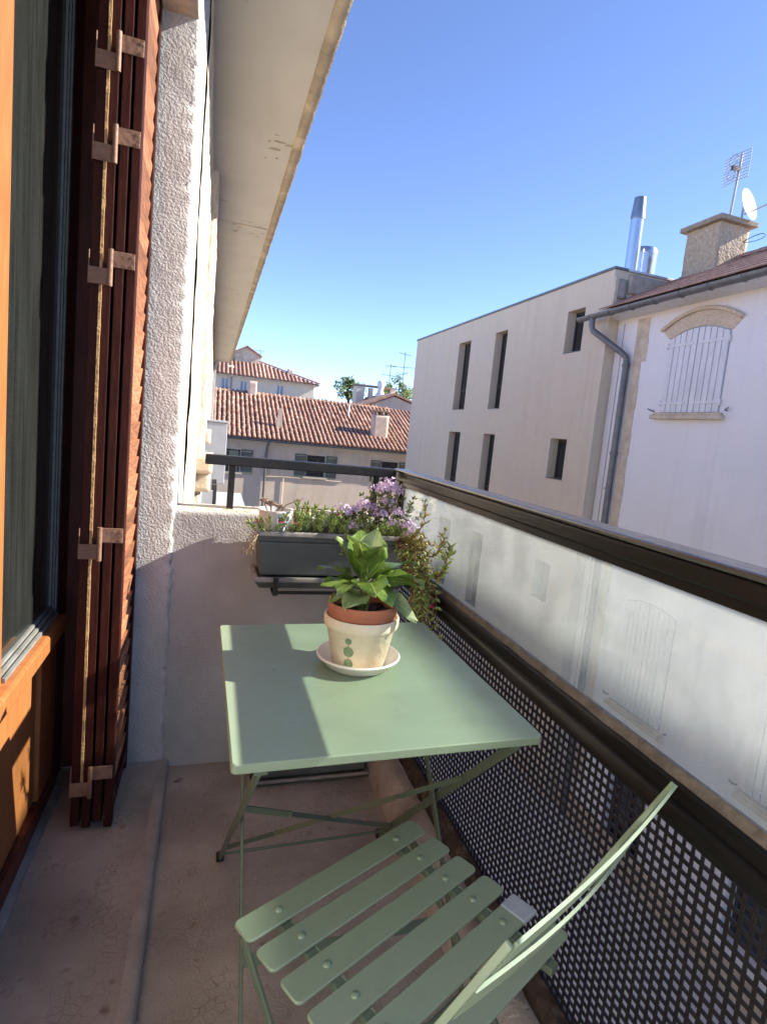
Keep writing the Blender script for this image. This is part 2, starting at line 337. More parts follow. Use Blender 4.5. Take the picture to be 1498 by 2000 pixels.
# ------------------------------------------------------------------ mesh helpers
class MB:
    def __init__(s): s.v = []; s.f = []
    def add(s, vs, fs):
        o = len(s.v); s.v += [V(p) for p in vs]; s.f += [tuple(i + o for i in f) for f in fs]; return s
    def box(s, x0, y0, z0, x1, y1, z1):
        return s.add([(x0, y0, z0), (x1, y0, z0), (x1, y1, z0), (x0, y1, z0), (x0, y0, z1), (x1, y0, z1), (x1, y1, z1), (x0, y1, z1)],
                     [(0, 3, 2, 1), (4, 5, 6, 7), (0, 1, 5, 4), (1, 2, 6, 5), (2, 3, 7, 6), (3, 0, 4, 7)])
    def obox(s, c, a, b, d):      # centre, three half-axis vectors
        c, a, b, d = V(c), V(a), V(b), V(d)
        return s.add([c - a - b - d, c + a - b - d, c + a + b - d, c - a + b - d, c - a - b + d, c + a - b + d, c + a + b + d, c - a + b + d],
                     [(0, 3, 2, 1), (4, 5, 6, 7), (0, 1, 5, 4), (1, 2, 6, 5), (2, 3, 7, 6), (3, 0, 4, 7)])
    def bar(s, p0, p1, w, h, side=(1, 0, 0)):   # flat bar; w along side, h across
        p0, p1 = V(p0), V(p1); d = (p1 - p0); l = d.length; d.normalize()
        sd = V(side); sd = (sd - d * sd.dot(d)).normalized(); up = d.cross(sd)
        return s.obox((p0 + p1) / 2, d * l / 2, sd * w / 2, up * h / 2)
    def tube(s, pts, r, n=8, caps=True):
        pts = [V(p) for p in pts]; rs = r if isinstance(r, (list, tuple)) else [r] * len(pts)
        o = len(s.v); prev = None
        for i, p in enumerate(pts):
            d = (pts[min(i + 1, len(pts) - 1)] - pts[max(i - 1, 0)]).normalized()
            if prev is None:
                a = V((0, 0, 1)) if abs(d.z) < .9 else V((1, 0, 0)); u = d.cross(a).normalized()
            else: u = (prev - d * prev.dot(d)).normalized()
            prev = u; w = d.cross(u)
            for k in range(n):
                t = 2 * pi * k / n; s.v.append(p + (u * cos(t) + w * sin(t)) * rs[i])
        for i in range(len(pts) - 1):
            for k in range(n):
                a, b = o + i * n + k, o + i * n + (k + 1) % n
                s.f.append((a, b, b + n, a + n))
        if caps:
            s.f.append(tuple(o + k for k in range(n))[::-1]); e = o + (len(pts) - 1) * n; s.f.append(tuple(e + k for k in range(n)))
        return s
    def lathe(s, prof, c=(0, 0, 0), n=40):
        o = len(s.v); c = V(c)
        for r, z in prof:
            for k in range(n):
                t = 2 * pi * k / n; s.v.append(c + V((r * cos(t), r * sin(t), z)))
        for i in range(len(prof) - 1):
            for k in range(n):
                a, b = o + i * n + k, o + i * n + (k + 1) % n
                s.f.append((a, b, b + n, a + n))
        if prof[0][0] > 1e-5: s.f.append(tuple(o + k for k in range(n))[::-1])
        if prof[-1][0] > 1e-5: e = o + (len(prof) - 1) * n; s.f.append(tuple(e + k for k in range(n)))
        return s
    def prism(s, poly, axis, a, b):   # poly in the two other axes (cyclic order kept x,y,z)
        def P(p, t):
            if axis == 'x': return (t, p[0], p[1])
            if axis == 'y': return (p[0], t, p[1])
            return (p[0], p[1], t)
        n = len(poly)
        return s.add([P(p, a) for p in poly] + [P(p, b) for p in poly],
                     [tuple(range(n))[::-1], tuple(range(n, 2 * n))] + [(i, (i + 1) % n, n + (i + 1) % n, n + i) for i in range(n)])
    def leaf(s, p, d, nrm, l, w, t=.0):       # four sided fleshy leaf (lens) along d
        p, d, nrm = V(p), V(d).normalized(), V(nrm)
        sd = d.cross(nrm)
        if sd.length < 1e-4: sd = d.orthogonal()
        sd.normalize(); nn = sd.cross(d).normalized(); t = t or w * .5
        m = p + d * l * .55
        return s.add([p, m + sd * w / 2, m + nn * t / 2, m - sd * w / 2, m - nn * t / 2, p + d * l],
                     [(0, 1, 2), (0, 2, 3), (0, 3, 4), (0, 4, 1), (5, 2, 1), (5, 3, 2), (5, 4, 3), (5, 1, 4)])
    def mesh(s, name, off=None, smooth=None):
        off = V(off) if off is not None else V((0, 0, 0))
        me = bpy.data.meshes.new(name)
        me.from_pydata([tuple(p - off) for p in s.v], [], s.f)
        bm = bmesh.new(); bm.from_mesh(me); bmesh.ops.recalc_face_normals(bm, faces=bm.faces); bm.to_mesh(me); bm.free()
        if smooth is not None:
            me.shade_smooth(); me.set_sharp_from_angle(angle=radians(smooth))
        return me
    def build(s, name, m, parent=None, smooth=None, bevel=0., local=False, seg=2):
        off = None
        if parent is not None and not local:
            r = parent
            off = V((0, 0, 0))
            while r is not None: off += r.location; r = r.parent
        me = s.mesh(name, off, smooth)
        return put(name, me, m, parent, bevel=bevel, seg=seg)
def put(name, me, m, parent=None, loc=None, rot=None, bevel=0., seg=2):
    o = bpy.data.objects.new(name, me); COL.objects.link(o)
    if m is not None and not me.materials: me.materials.append(MT[m])
    if parent is not None: o.parent = parent
    if loc is not None: o.location = loc
    if rot is not None: o.rotation_euler = rot
    if bevel:
        b = o.modifiers.new('bevel', 'BEVEL'); b.width = bevel; b.segments = seg; b.limit_method = 'ANGLE'
    return o
def thing(name, label, cat, loc=(0, 0, 0), rotz=0., group=None):
    o = bpy.data.objects.new(name, None); COL.objects.link(o); o.location = loc; o.rotation_euler = (0, 0, rotz)
    o.empty_display_size = .1
    tag(o, label, cat, group); return o
def tag(o, label, cat, group=None):
    o['label'] = label; o['category'] = cat
    if group: o['group'] = group
    return o
def structure(o): o['kind'] = 'structure'; return o
def stuff(o): o['kind'] = 'stuff'; return o
def holed(mapf, us, zs, openings, depth, mb):
    """front face in (u,z) with rectangular openings and reveals going 'depth' inwards"""
    U = sorted(set([us[0], us[1]] + [o[0] for o in openings] + [o[1] for o in openings]))
    Z = sorted(set([zs[0], zs[1]] + [o[2] for o in openings] + [o[3] for o in openings]))
    for i in range(len(U) - 1):
        for j in range(len(Z) - 1):
            cu, cz = (U[i] + U[i + 1]) / 2, (Z[j] + Z[j + 1]) / 2
            if any(o[0] < cu < o[1] and o[2] < cz < o[3] for o in openings): continue
            mb.add([mapf(U[i], Z[j], 0), mapf(U[i + 1], Z[j], 0), mapf(U[i + 1], Z[j + 1], 0), mapf(U[i], Z[j + 1], 0)], [(0, 1, 2, 3)])
    for (a, b, c, d) in openings:
        for q in ([(a, c), (b, c)], [(b, c), (b, d)], [(b, d), (a, d)], [(a, d), (a, c)]):
            (u0, z0), (u1, z1) = q
            mb.add([mapf(u0, z0, 0), mapf(u1, z1, 0), mapf(u1, z1, depth), mapf(u0, z0, depth)], [(0, 1, 2, 3)])
    return mb
def rough_slab(mapf, us, zs, step, amp, freq=14., seed=0., edge=0.):
    """a bumpy plastered face: real relief from noise"""
    nu, nz = max(1, round((us[1] - us[0]) / step)), max(1, round((zs[1] - zs[0]) / step))
    mb = MB(); vs = []
    for j in range(nz + 1):
        for i in range(nu + 1):
            u = us[0] + (us[1] - us[0]) * i / nu; z = zs[0] + (zs[1] - zs[0]) * j / nz
            d = noise.noise(V((u * freq, z * freq, seed))) * amp + noise.noise(V((u * freq * 3, z * freq * 3, seed + 9))) * amp * .5
            e = 0.
            if edge and (i == 0 or i == nu): e = noise.noise(V((z * 22, seed + 3, 1))) * edge
            vs.append(mapf(u + e, z, d))
    w = nu + 1
    mb.add(vs, [(j * w + i, j * w + i + 1, (j + 1) * w + i + 1, (j + 1) * w + i) for j in range(nz) for i in range(nu)])
    return mb
def rough_box(x0, y0, z0, x1, y1, z1, step=.02, amp=.004, freq=18., faces='xXyYzZ', big=0., chip=0.):
    mb = MB()
    def disp(p):
        d = noise.noise_vector(p * freq) * amp + noise.noise_vector(p * freq * 2.7) * amp * .5
        if big: d += noise.noise_vector(p * 3.1) * big
        if chip and abs(p.x - x1) < .03 and abs(p.y - y0) < .03:
            k = 1 - max(abs(p.x - x1), abs(p.y - y0)) / .03
            q = noise.noise(V((p.z * 38, 7, 1))) + .6 * noise.noise(V((p.z * 90, 3, 5)))
            d += V((-1, 1, 0)) * chip * k * max(0, q + .15)
        return p + d
    lo, hi = V((x0, y0, z0)), V((x1, y1, z1))
    n = [max(1, round((hi[i] - lo[i]) / step)) for i in range(3)]
    for fc in faces:
        ax = 'xyz'.index(fc.lower()); a, b = [(1, 2), (0, 2), (0, 1)][ax]
        t = hi[ax] if fc.isupper() else lo[ax]
        vs = []
        for j in range(n[b] + 1):
            for i in range(n[a] + 1):
                p = V((0, 0, 0)); p[ax] = t; p[a] = lo[a] + (hi[a] - lo[a]) * i / n[a]; p[b] = lo[b] + (hi[b] - lo[b]) * j / n[b]
                vs.append(disp(p))
        w = n[a] + 1
        mb.add(vs, [(j * w + i, j * w + i + 1, (j + 1) * w + i + 1, (j + 1) * w + i) for j in range(n[b]) for i in range(n[a])])
    return mb
def weld(o, d=1e-5):
    bm = bmesh.new(); bm.from_mesh(o.data); bmesh.ops.remove_doubles(bm, verts=bm.verts, dist=d)
    bmesh.ops.recalc_face_normals(bm, faces=bm.faces); bm.to_mesh(o.data); bm.free(); return o

GZ = -6.6
WY = 2.05          # front face of the end wall
# ================================================================== ground and balcony slab
structure(MB().box(-60, -60, GZ - .3, 90, 120, GZ).build('ground', 'asphalt'))
o = structure(MB().box(-.095, -1.6, -.02, .66, WY + .05, 0).build('floor', 'floor'))
structure(MB().box(-.42, -1.6, -.16, .70, WY, -.02).build('balcony_slab', 'concrete_pale'))
# threshold step along the door, with a worn rounded nosing
st = structure(MB().box(-.48, -1.6, -.02, -.112, WY + .02, .030).build('threshold_step', 'floor'))
MB().prism([(-.112, -.02), (-.076, -.02), (-.078, .020), (-.084, .030), (-.100, .034), (-.112, .0335)], 'y', -1.6, WY + .02).build('step_nosing', 'nosing', st, smooth=50)
# concrete kerb under the mesh
cb = MB()
prof = [(.595, -.02), (.600, .020), (.606, .052), (.622, .080), (.645, .092), (.672, .094), (.690, .088), (.698, .06), (.698, -.02)]
n = 60; vs = []; ys = [-1.6 + (WY + 1.6 - .005) * i / n for i in range(n + 1)]
for y in ys:
    for (x, z) in prof:
        k = noise.noise(V((x * 9, y * 7, z * 9))) * .006; vs.append((x + k * (z > 0), y, z + k * (z > .01)))
m_ = len(prof)
cb.add(vs, [(i * m_ + j, i * m_ + j + 1, (i + 1) * m_ + j + 1, (i + 1) * m_ + j) for i in range(n) for j in range(m_ - 1)] + [tuple(range(m_)), tuple(n * m_ + j for j in range(m_))[::-1]])
structure(cb.build('kerb', 'concrete_pale', smooth=50))

# ================================================================== stuccoed pillar, parapet, own building
pl = thing('stucco_pillar', 'grey roughcast stucco pillar rising beside the folded red shutter', 'pillar', (-.3, 2.2, .03))
weld(rough_box(-.50, WY, -.02, -.10, WY + .5, 2.95, .0125, .0014, 30., 'yX', big=.005, chip=.014).build('front_face', 'stucco', pl, smooth=60))
MB().box(-.62, WY + .02, -.02, -.12, WY + .48, 2.95).build('core', 'stucco_smooth', pl)
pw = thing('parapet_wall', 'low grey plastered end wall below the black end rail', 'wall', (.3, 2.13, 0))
weld(rough_box(-.104, WY + .010, -.02, .72, WY + .19, .904, .0125, .0012, 27., 'yYXZ', big=.003).build('plaster', 'stucco_shaded', pw, smooth=60))
MB().box(-.103, WY + .03, .9, .715, WY + .185, .9055).build('ledge_screed', 'limestone', pw, bevel=.004)
lt = thing('door_lintel', 'plaster lintel soffit over the balcony door at the top edge', 'lintel', (-.3, .5, 2.385))
weld(rough_box(-.60, -1.6, 2.385, -.108, WY + .004, 2.845, .03, .004, 10., 'xXyz').build('beam', 'stone_tan', lt, smooth=60))

ab = thing('apartment_building', 'sunlit pitted cream facade running away beyond the balcony under a deep eave', 'building', (-.4, 10, GZ))
weld(rough_box(-.45, WY + .49, GZ, -.093, 19.0, 2.86, .07, .006, 9., 'X', big=.004).build('wall', 'limestone', ab, smooth=60))
MB().box(-6, WY + .5, GZ, -.13, 19.0, 2.86).box(-6, -8, GZ, -.7, WY + .5, 2.86).build('wall_core', 'limestone', ab)
weld(rough_box(-.10, 4.42, -3, -.055, 5.6, 2.86, .05, .006, 12., 'XyYz').build('pilaster', 'limestone', ab, smooth=60))
for (a, b) in ((-3, 5.46), (5.468, 11.9), (11.908, 19.2)):
    MB().box(-.6, a, 2.85, .352, b, 2.89).build('soffit_panel', 'soffit', ab, bevel=.003)
MB().box(.10, 5.452, 2.8475, .34, 5.476, 2.8500).build('seam_filler', 'fascia', ab)
fs = rough_box(.352, -3, 2.842, .412, 19.2, 2.96, .05, .004, 12., 'xXyYz').build('fascia', 'fascia', ab, smooth=60); weld(fs)
MB().prism([(-.6, 2.89), (.43, 2.96), (.43, 3.0), (-6, 4.6), (-6, 2.89)], 'y', -3, 19.2).build('roof', 'tile', ab)
# flaked paint on the soffit
for k in range(26):
    if k < 12: x, y = random.uniform(.05, .32), random.uniform(5.3, 5.75)
    elif k < 18: x, y = random.uniform(.2, .34), random.uniform(3.7, 4.1)
    else: x, y = random.uniform(-.05, .33), random.uniform(2.8, 11)
    n_ = 9; L0, W0 = random.uniform(.008, .05), random.uniform(.006, .02)
    MB().add([(x + L0 * cos(2 * pi * q / n_) * random.uniform(.5, 1.1), y + W0 * sin(2 * pi * q / n_) * random.uniform(.4, 1.1), 2.8485) for q in range(n_)], [tuple(range(n_))]).build('paint_flake', 'fascia', ab)
# stone corbels and a sill on the facade below the rail
for (y0, y1, z0, z1, x1, mm) in ((4.20, 4.75, .83, .945, .012, 'stone_tan'), (4.24, 4.70, .70, .83, .004, 'stone_pale'), (5.3, 5.9, .98, 1.09, -.012, 'stone_pale')):
    weld(rough_box(-.12, y0, z0, x1, y1, z1, .03, .006, 14., 'xXyYzZ').build('corbel', mm, ab, smooth=25))
gb = thing('service_box', 'box projecting from the facade beyond the rail, coloured blue-grey for its shaded face', 'box', (.05, 8.2, .3))
MB().box(-.08, 8.0, .35, .18, 8.7, 1.14).build('casing', 'box_shade_grey', gb, bevel=.01)
MB().box(-.085, 7.99, 1.142, .19, 8.72, 1.165).build('lid', 'box_shade_grey', gb, bevel=.004)
MB().tube([(-.02, 18.9, 2.82), (-.02, 18.9, 2.72), (-.055, 18.95, 2.62), (-.055, 18.95, .3), (-.055, 18.95, GZ)], .05, 12).build('downpipe', 'alu_light', ab, smooth=50)
nb = thing('neighbour_balcony', 'grey balcony panel with dark uprights low on the facade beyond the end wall', 'balcony', (-.05, 5.4, .2))
MB().box(-.10, 5.0, -.6, .03, 5.03, .62).build('panel', 'bluish_shade', nb)
for y in (5.1, 5.5): MB().box(.02, y, -.6, .06, y + .05, .66).build('upright', 'frame_dark', nb)
MB().box(.0, 5.2, .44, .30, 6.1, .48).build('ledge', 'bluish_shade', nb)

# ================================================================== balcony door
DX = -.40
dr = thing('balcony_door', 'orange varnished wooden balcony door with tall dark glass', 'door', (DX, 1.5, .03))
MB().box(DX - .05, 1.24, .03, DX, 1.425, 2.42).build('stile', 'orange_wood', dr, bevel=.006)
MB().box(DX - .05, 1.77, .03, DX - .004, 1.925, .548).build('stile', 'orange_wood', dr, bevel=.004)
MB().box(DX - .05, 1.932, .03, DX - .004, 2.045, 2.42).build('jamb', 'red_wood', dr, bevel=.004)
MB().box(DX - .05, 1.30, .552, DX + .026, 1.91, .602).build('sash_rail', 'orange_wood', dr, bevel=.008)
MB().box(DX - .045, 1.427, .10, DX - .016, 1.768, .55).build('lower_panel', 'orange_wood', dr)
MB().box(DX - .05, 1.24, .03, DX + .004, 1.93, .098).build('bottom_rail', 'red_wood', dr, bevel=.004)
gp = MB().box(DX - .022, 1.43, .60, DX - .018, 1.90, 2.42).build('glass_pane', 'door_glass', dr)
for i in range(3):
    MB().box(DX - .018 + i * .004, 1.886 + i * .014, .603, DX - .012 + i * .004, 1.897 + i * .014, 2.42).build('glazing_bead', 'grey_bead', dr)
    MB().box(DX - .019 + i * .009, 1.427, .6035 + .010 * (2 - i), DX - .012 + i * .009, 1.89, .612 + .010 * (2 - i)).build('glazing_bead', 'zinc_strip', dr)
MB().box(DX - .05, .62, .03, DX - .004, 1.235, .55).build('lower_panel', 'orange_wood', dr)
MB().box(DX - .03, .62, .552, DX - .02, 1.235, 2.42).build('glass_pane', 'door_glass', dr)
cm = MB(); vs = []; NY, NZ = 90, 2
for j in range(NZ):
    for i in range(NY + 1):
        y = 1.2 + .9 * i / NY
        vs.append((DX - .11 + .018 * sin(y * 95) + .012 * sin(y * 41 + 1), y, .5 + 2.0 * j))
cm.add(vs, [(i, i + 1, NY + 2 + i, NY + 1 + i) for i in range(NY)])
tag(cm.build('curtain', 'curtain', smooth=60), 'dark grey pleated curtain hanging behind the door glass', 'curtain')
structure(MB().box(-.55, -1.6, .031, DX + .02, .615, 2.384).build('fill_wall', 'fill_white'))  # wall out of view, made white to bounce fill light onto the balcony
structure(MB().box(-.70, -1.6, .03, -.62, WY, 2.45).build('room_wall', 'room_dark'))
ts = MB()
vs = []; n = 50
for i in range(n + 1):
    y = -1.0 + (1.93 + 1.0) * i / n; k = noise.noise(V((y * 6, 0, 2))) * .006
    vs += [(DX - .01, y, .031), (DX + .022 + k, y, .0315), (DX + .020 + k, y, .040 + k * .3), (DX - .01, y, .052)]
ts.add(vs, [(i * 4 + j, i * 4 + (j + 1) % 4, (i + 1) * 4 + (j + 1) % 4, (i + 1) * 4 + j) for i in range(n) for j in range(4)])
tag(ts.build('threshold_bead', 'zinc_strip', smooth=40), 'worn grey sealing strip along the foot of the wooden door', 'threshold')

MB().box(DX - .05, 2.046, .035, -.238, 2.049, 2.38).build('shade_board', 'red_wood', dr)  # dark board put in for the black shadow between door and shutter
# ================================================================== folded shutter
sh = thing('folding_shutter', 'dark red folding louvre shutter stacked against the stucco pillar', 'shutter', (-.26, 1.88, .03))
SY0, SY1, SZ0, SZ1 = 1.712, 2.035, .036, 2.46
slat_me = None
for i in range(4):
    xa = -.207 - i * .0278; xb = xa - .022
    zb = SZ0 + (0, .02, .005, .012)[i]
    lf = MB().box(xb, SY0, zb, xa, SY0 + .034, SZ1).box(xb, SY1 - .03, zb, xa, SY1, SZ1) \
        .box(xb + .001, SY0 + .034, zb + .03, xa - .001, SY1 - .03, zb + .075).box(xb + .001, SY0 + .034, SZ1 - .07, xa - .001, SY1 - .03, SZ1 - .01).build('leaf', 'shutter_red', sh, bevel=.0025)
    if i in (1, 2):
        MB().box(xb + .008, SY0 + .034, zb + .075, xa - .008, SY1 - .03, SZ1 - .07).build('infill', 'shutter_red', lf)
    else:
        if slat_me is None:
            w = SY1 - SY0 - .064
            slat_me = MB().obox((0, 0, 0), (0, w / 2 - .0005, 0), V((.0035, 0, .0265)), V((.0035, 0, -.0006))).mesh('slat')
        k = 0; z = zb + .104
        while z < SZ1 - .09:
            put('slat', slat_me, 'shutter_slat' if i == 0 else None, lf, loc=V(((xa + xb) / 2, (SY0 + .034 + SY1 - .03) / 2, z)) - sh.location)
            z += .0535; k += 1
# weather strip on the inner leaf, coloured pale yellow for the sunlit gap
xs = -.207 - 3 * .0278
st_ = MB(); vs = []; n = 140
for i in range(n + 1):
    z = .14 + 2.3 * i / n; k = noise.noise(V((z * 30, 4, 0))) * .0016
    vs += [(xs + .0012, SY0 - .006, z), (xs + .0075 + k, SY0 - .006 + k, z), (xs + .0075 + k, SY0 + .01, z), (xs + .0012, SY0 + .01, z)]
st_.add(vs, [(i * 4 + j, i * 4 + (j + 1) % 4, (i + 1) * 4 + (j + 1) % 4, (i + 1) * 4 + j) for i in range(n) for j in range(4)])
st_.build('sunlit_seal', 'sunlit_strip', sh)
screw_me = MB().lathe([(0, -.003), (.0036, -.002), (.0042, 0), (.0038, .0012)], n=10).mesh('screw', smooth=40)
for z in (2.062, 1.853, 1.562, .858, .185):
    xm = (xs - .011 - .218) / 2 - .004
    h = .044
    hg = MB().box(xs - .024, SY0 - .010, z - h * .95, xm, SY0 - .0065, z - h * .02).box(xm, SY0 - .010, z + h * .10, -.207 - .002, SY0 - .0065, z + h) \
        .box(xs - .024, SY0 - .0065, z - h * .95, xs - .0215, SY0 + .02, z + h * .9).build('hinge', 'hinge_metal', sh, bevel=.0015)
    MB().tube([(xm, SY0 - .014, z - h * 1.0), (xm, SY0 - .014, z + h * 1.05)], .0062, 12).build('knuckle', 'hinge_metal', hg, smooth=50)
    for (sx, sz) in ((xs - .017, z - h * .75), (xs - .017, z - h * .25), (-.215, z + h * .3), (-.215, z + h * .8)):
        put('screw', screw_me, 'hinge_metal', hg, loc=V((sx, SY0 - .010, sz)) - sh.location, rot=(pi / 2, 0, 0))

# ================================================================== railing
RX, RY = .70, 2.15
rl = thing('balcony_railing', 'dark brown metal balcony railing with dirty glass pane and perforated lower panel', 'railing', (RX, 1, .1))
YN = -1.55
MB().box(RX - .022, YN, 1.050, RX + .026, RY + .022, 1.081).build('top_rail', 'rail_top', rl, bevel=.005)
MB().box(RX - .030, YN, 1.083, RX + .034, RY + .026, 1.094).build('handrail_cap', 'rail_cap', rl, bevel=.005)
MB().box(-.018, RY - .022, 1.058, RX - .032, RY + .022, 1.092).build('end_rail', 'black_paint', rl, bevel=.004)
for x in (.072, .592):
    MB().box(x - .011, RY - .011, .90, x + .011, RY + .011, 1.058).build('post', 'black_paint', rl, bevel=.002)
MB().box(RX - .018, RY - .024, .12, RX + .022, RY + .018, 1.05).build('corner_post', 'black_paint', rl, bevel=.003)
# glass frame
gf = MB().box(RX - .010, YN, 1.032, RX + .014, RY - .026, 1.0495).box(RX - .008, RY - .046, .765, RX + .012, RY - .026, 1.032).build('glass_frame', 'rail_brown', rl, bevel=.002)
gl_ = MB().box(RX - .001, YN, .752, RX + .003, RY - .047, 1.034).build('glass_pane', 'dirty_glass', rl)
pt = MB(); vs = []; n = 160
for i in range(n + 1):
    y = YN + (RY - .05 - YN) * i / n; k = noise.noise(V((y * 14, 1, 5))) * .003
    vs += [(RX - .002, y, .752), (RX - .010 + k, y, .752), (RX - .008 + k, y, .760 + k), (RX - .002, y, .767 + k)]
pt.add(vs, [(i * 4 + j, i * 4 + (j + 1) % 4, (i + 1) * 4 + (j + 1) % 4, (i + 1) * 4 + j) for i in range(n) for j in range(4)])
pt.build('putty_bead', 'putty', rl, smooth=60)
# lower rail: hollow section with a groove
MB().box(RX - .018, YN, .722, RX + .030, RY - .026, .752).build('lower_rail', 'rail_brown', rl, bevel=.004)
MB().tube([(RX - .016, YN, .708), (RX - .016, RY - .03, .708)], .019, 14).build('lower_tube', 'rail_brown', rl, smooth=60)
MB().box(RX - .006, YN, .690, RX + .026, RY - .026, .7215).build('lower_lip', 'rail_brown', rl)
mp_ = MB(); y = YN
while y < RY - .03:
    mp_.box(RX + .002, y, .150, RX + .004, y + .0060, .700); y += .0178
z = .152
while z < .70:
    mp_.box(RX + .0014, YN, z, RX + .0046, RY - .03, z + .0060); z += .0178
mp_.build('perforated_panel', 'mesh_black', rl)
br = rough_box(RX - .022, YN, .100, RX + .018, RY - .03, .150, .025, .0035, 25., 'xXyYzZ').build('bottom_rail', 'rusty', rl, smooth=50); weld(br)
for y in (.35, 1.15, 1.9):
    MB().lathe([(.026, 0), (.026, .012), (.014, .018), (.0, .018)], (RX - .012, y, .150), 14).build('fixing_plate', 'rusty', rl, smooth=50)
# ================================================================== folding table
def rrect(x0, y0, x1, y1, r, n=5):
    pts = []
    for (cx, cy, a0) in ((x1 - r, y1 - r, 0), (x0 + r, y1 - r, pi / 2), (x0 + r, y0 + r, pi), (x1 - r, y0 + r, 1.5 * pi)):
        for k in range(n + 1):
            a = a0 + pi / 2 * k / n; pts.append((cx + r * cos(a), cy + r * sin(a)))
    return pts
tb = thing('folding_table', 'sage green square folding metal table against the railing', 'table', (.321, 1.173, 0), .018)
TH = .71
tt = MB().prism(rrect(-.2715, -.315, .2715, .315, .010), 'z', TH - .0165, TH).build('table_top', 'sage', tb, bevel=.0022, local=True, smooth=30)
MB().box(-.235, -.30, TH - .030, -.215, .30, TH - .017).box(.215, -.30, TH - .030, .235, .30, TH - .017).build('under_rail', 'sage_shaded', tb, local=True)
def leg(x, p0, p1, w=.006, h=.019):
    MB().bar((x, *p0), (x, *p1), w, h).build('leg', 'sage_shaded', tb, bevel=.0015, local=True)
for s, xo in ((-1, -.226), (1, .236)):
    leg(xo, (.395, .012), (-.285, TH - .03))                    # far foot to near top
    leg(xo - s * .012, (-.30, .012), (.285, TH - .03))          # near foot to far top
    MB().lathe([(0, 0), (.0045, .001), (.006, .004), (.0035, .008), (0, .0085)], (0, 0, 0), 10).build('pivot_bolt', 'steel', tb, local=True, smooth=40).matrix_local = \
        Matrix.Translation((xo + .004, .045, .366)) @ Matrix.Rotation(pi / 2, 4, 'Y')
    ft = MB().tube([(xo, .388, .005), (xo, .408, .014)], .0105, 10).build('foot', 'black_rubber', tb, local=True, smooth=50)
    MB().tube([(xo - s * .012, -.295, .010), (xo - s * .012, -.312, .012)], .0105, 10).build('foot', 'black_rubber', tb, local=True, smooth=50)
MB().tube([(-.224, .368, .040), (.234, .368, .040)], .0042, 8).build('cross_rod', 'sage_shaded', tb, local=True, smooth=50)
MB().bar((-.214, -.145, .205), (.224, -.145, .205), .005, .020, side=(0, .7, -.7)).build('cross_bar', 'sage_shaded', tb, bevel=.001, local=True)
def legA(z): return .395 + (z - .012) / (TH - .042) * (-.68)
def brace(za, zb, dy):   # flat at both ends, twisted thin in the middle
    a = V((-.224, legA(za) + dy, za)); b = V((.234, legA(zb) + dy, zb)); d = b - a
    m = MB().bar(a, a + d * .24, .003, .016, side=(0, 1, .2)).bar(a + d * .24, a + d * .76, .012, .003, side=(0, 1, .2)).bar(a + d * .76, b, .003, .016, side=(0, 1, .2))
    m.build('brace', 'sage_shaded', tb, local=True)
brace(.105, .50, .004); brace(.48, .11, -.004)

# ================================================================== folding chair
ch = thing('folding_chair', 'sage green folding slatted chair turned towards the table', 'chair', (.073, .851, 0), .481)
SLN, PIT, SW = .399, .063, .048
slat_me2 = MB().prism(rrect(0, -SW, SLN, 0, .010, 4), 'z', .4445, .450).mesh('seat_slat', smooth=30)
riv_me = MB().lathe([(.0066, 0), (.0062, .0016), (.0042, .0029), (0, .0034)], n=14).mesh('rivet', smooth=60)
for i in range(6):
    dz = (0, -.0015, -.0025, -.0025, -.0015, 0)[i]
    s_ = put('seat_slat', slat_me2, 'sage', ch, loc=(0, -i * PIT, dz), bevel=.0016)
    for u in (.068, .334):
        put('rivet', riv_me, 'rivet_green', s_, loc=(u, -SW / 2, .450))
    if i == 4:
        cp = MB().box(SLN - .040, -SW - .0016, .4430, SLN + .0018, .0016, .4515).build('lit_slat_end', 'lit_end_grey', s_, local=True, bevel=.004)  # added piece; its pale grey stands for light on the slat end
        cp['label'] = 'light on the slat end put in as an added pale blue-grey piece'
for u in (.068, .334):
    MB().box(u - .010, -.375, .430, u + .010, .0 - .004, .4425).build('seat_rail', 'sage_shaded', ch, local=True, bevel=.001)
for j in range(5):
    for u in (.068, .334):
        MB().bar((u + .008, -j * PIT - SW - .001, .4430), (u + .008, -(j + 1) * PIT + .001, .4430), .002, .0008).build('rail_edge', 'rivet_green', ch, local=True)
T0, T1 = V((0, -.478, .768)), V((0, -.328, .45))
F1 = V((0, -.085, .010))
for u in (-.008, .406):
    e = V((u, 0, 0))
    MB().bar(T0 + e, T1 + e, .005, .009).bar(T1 + e, F1 + e, .007, .013).build('upright', 'sage', ch, local=True, bevel=.0015)
    uu = .012 if u < 0 else .386
    MB().bar((uu, -.012, .428), (uu, -.47, .010), .006, .017).build('leg', 'sage_shaded', ch, local=True, bevel=.0015)
    MB().tube([(u, -.090, .012), (u, -.076, .010)], .011, 10).build('foot', 'black_rubber', ch, local=True)
    MB().tube([(uu, -.465, .014), (uu, -.48, .006)], .011, 10).build('foot', 'black_rubber', ch, local=True)
    MB().tube([(u + (.004 if u < 0 else -.004), -.325, .452), (u + (.012 if u < 0 else -.012), -.325, .452)], .006, 10).build('pivot_bolt', 'steel', ch, local=True)
MB().tube([(-.006, -.137, .09), (.404, -.137, .09)], .0045, 8).build('cross_rod', 'sage_shaded', ch, local=True)
MB().tube([(.012, -.42, .055), (.386, -.42, .055)], .0045, 8).build('cross_rod', 'sage_shaded', ch, local=True)
MB().bar((.012, -.21, .246), (.386, -.21, .246), .005, .020, side=(0, .7, -.7)).build('cross_bar', 'sage_shaded', ch, local=True)
ld = (T1 - T0).normalized(); bn = V((0, -ld.z, ld.y)); bn = bn if bn.y < 0 else -bn
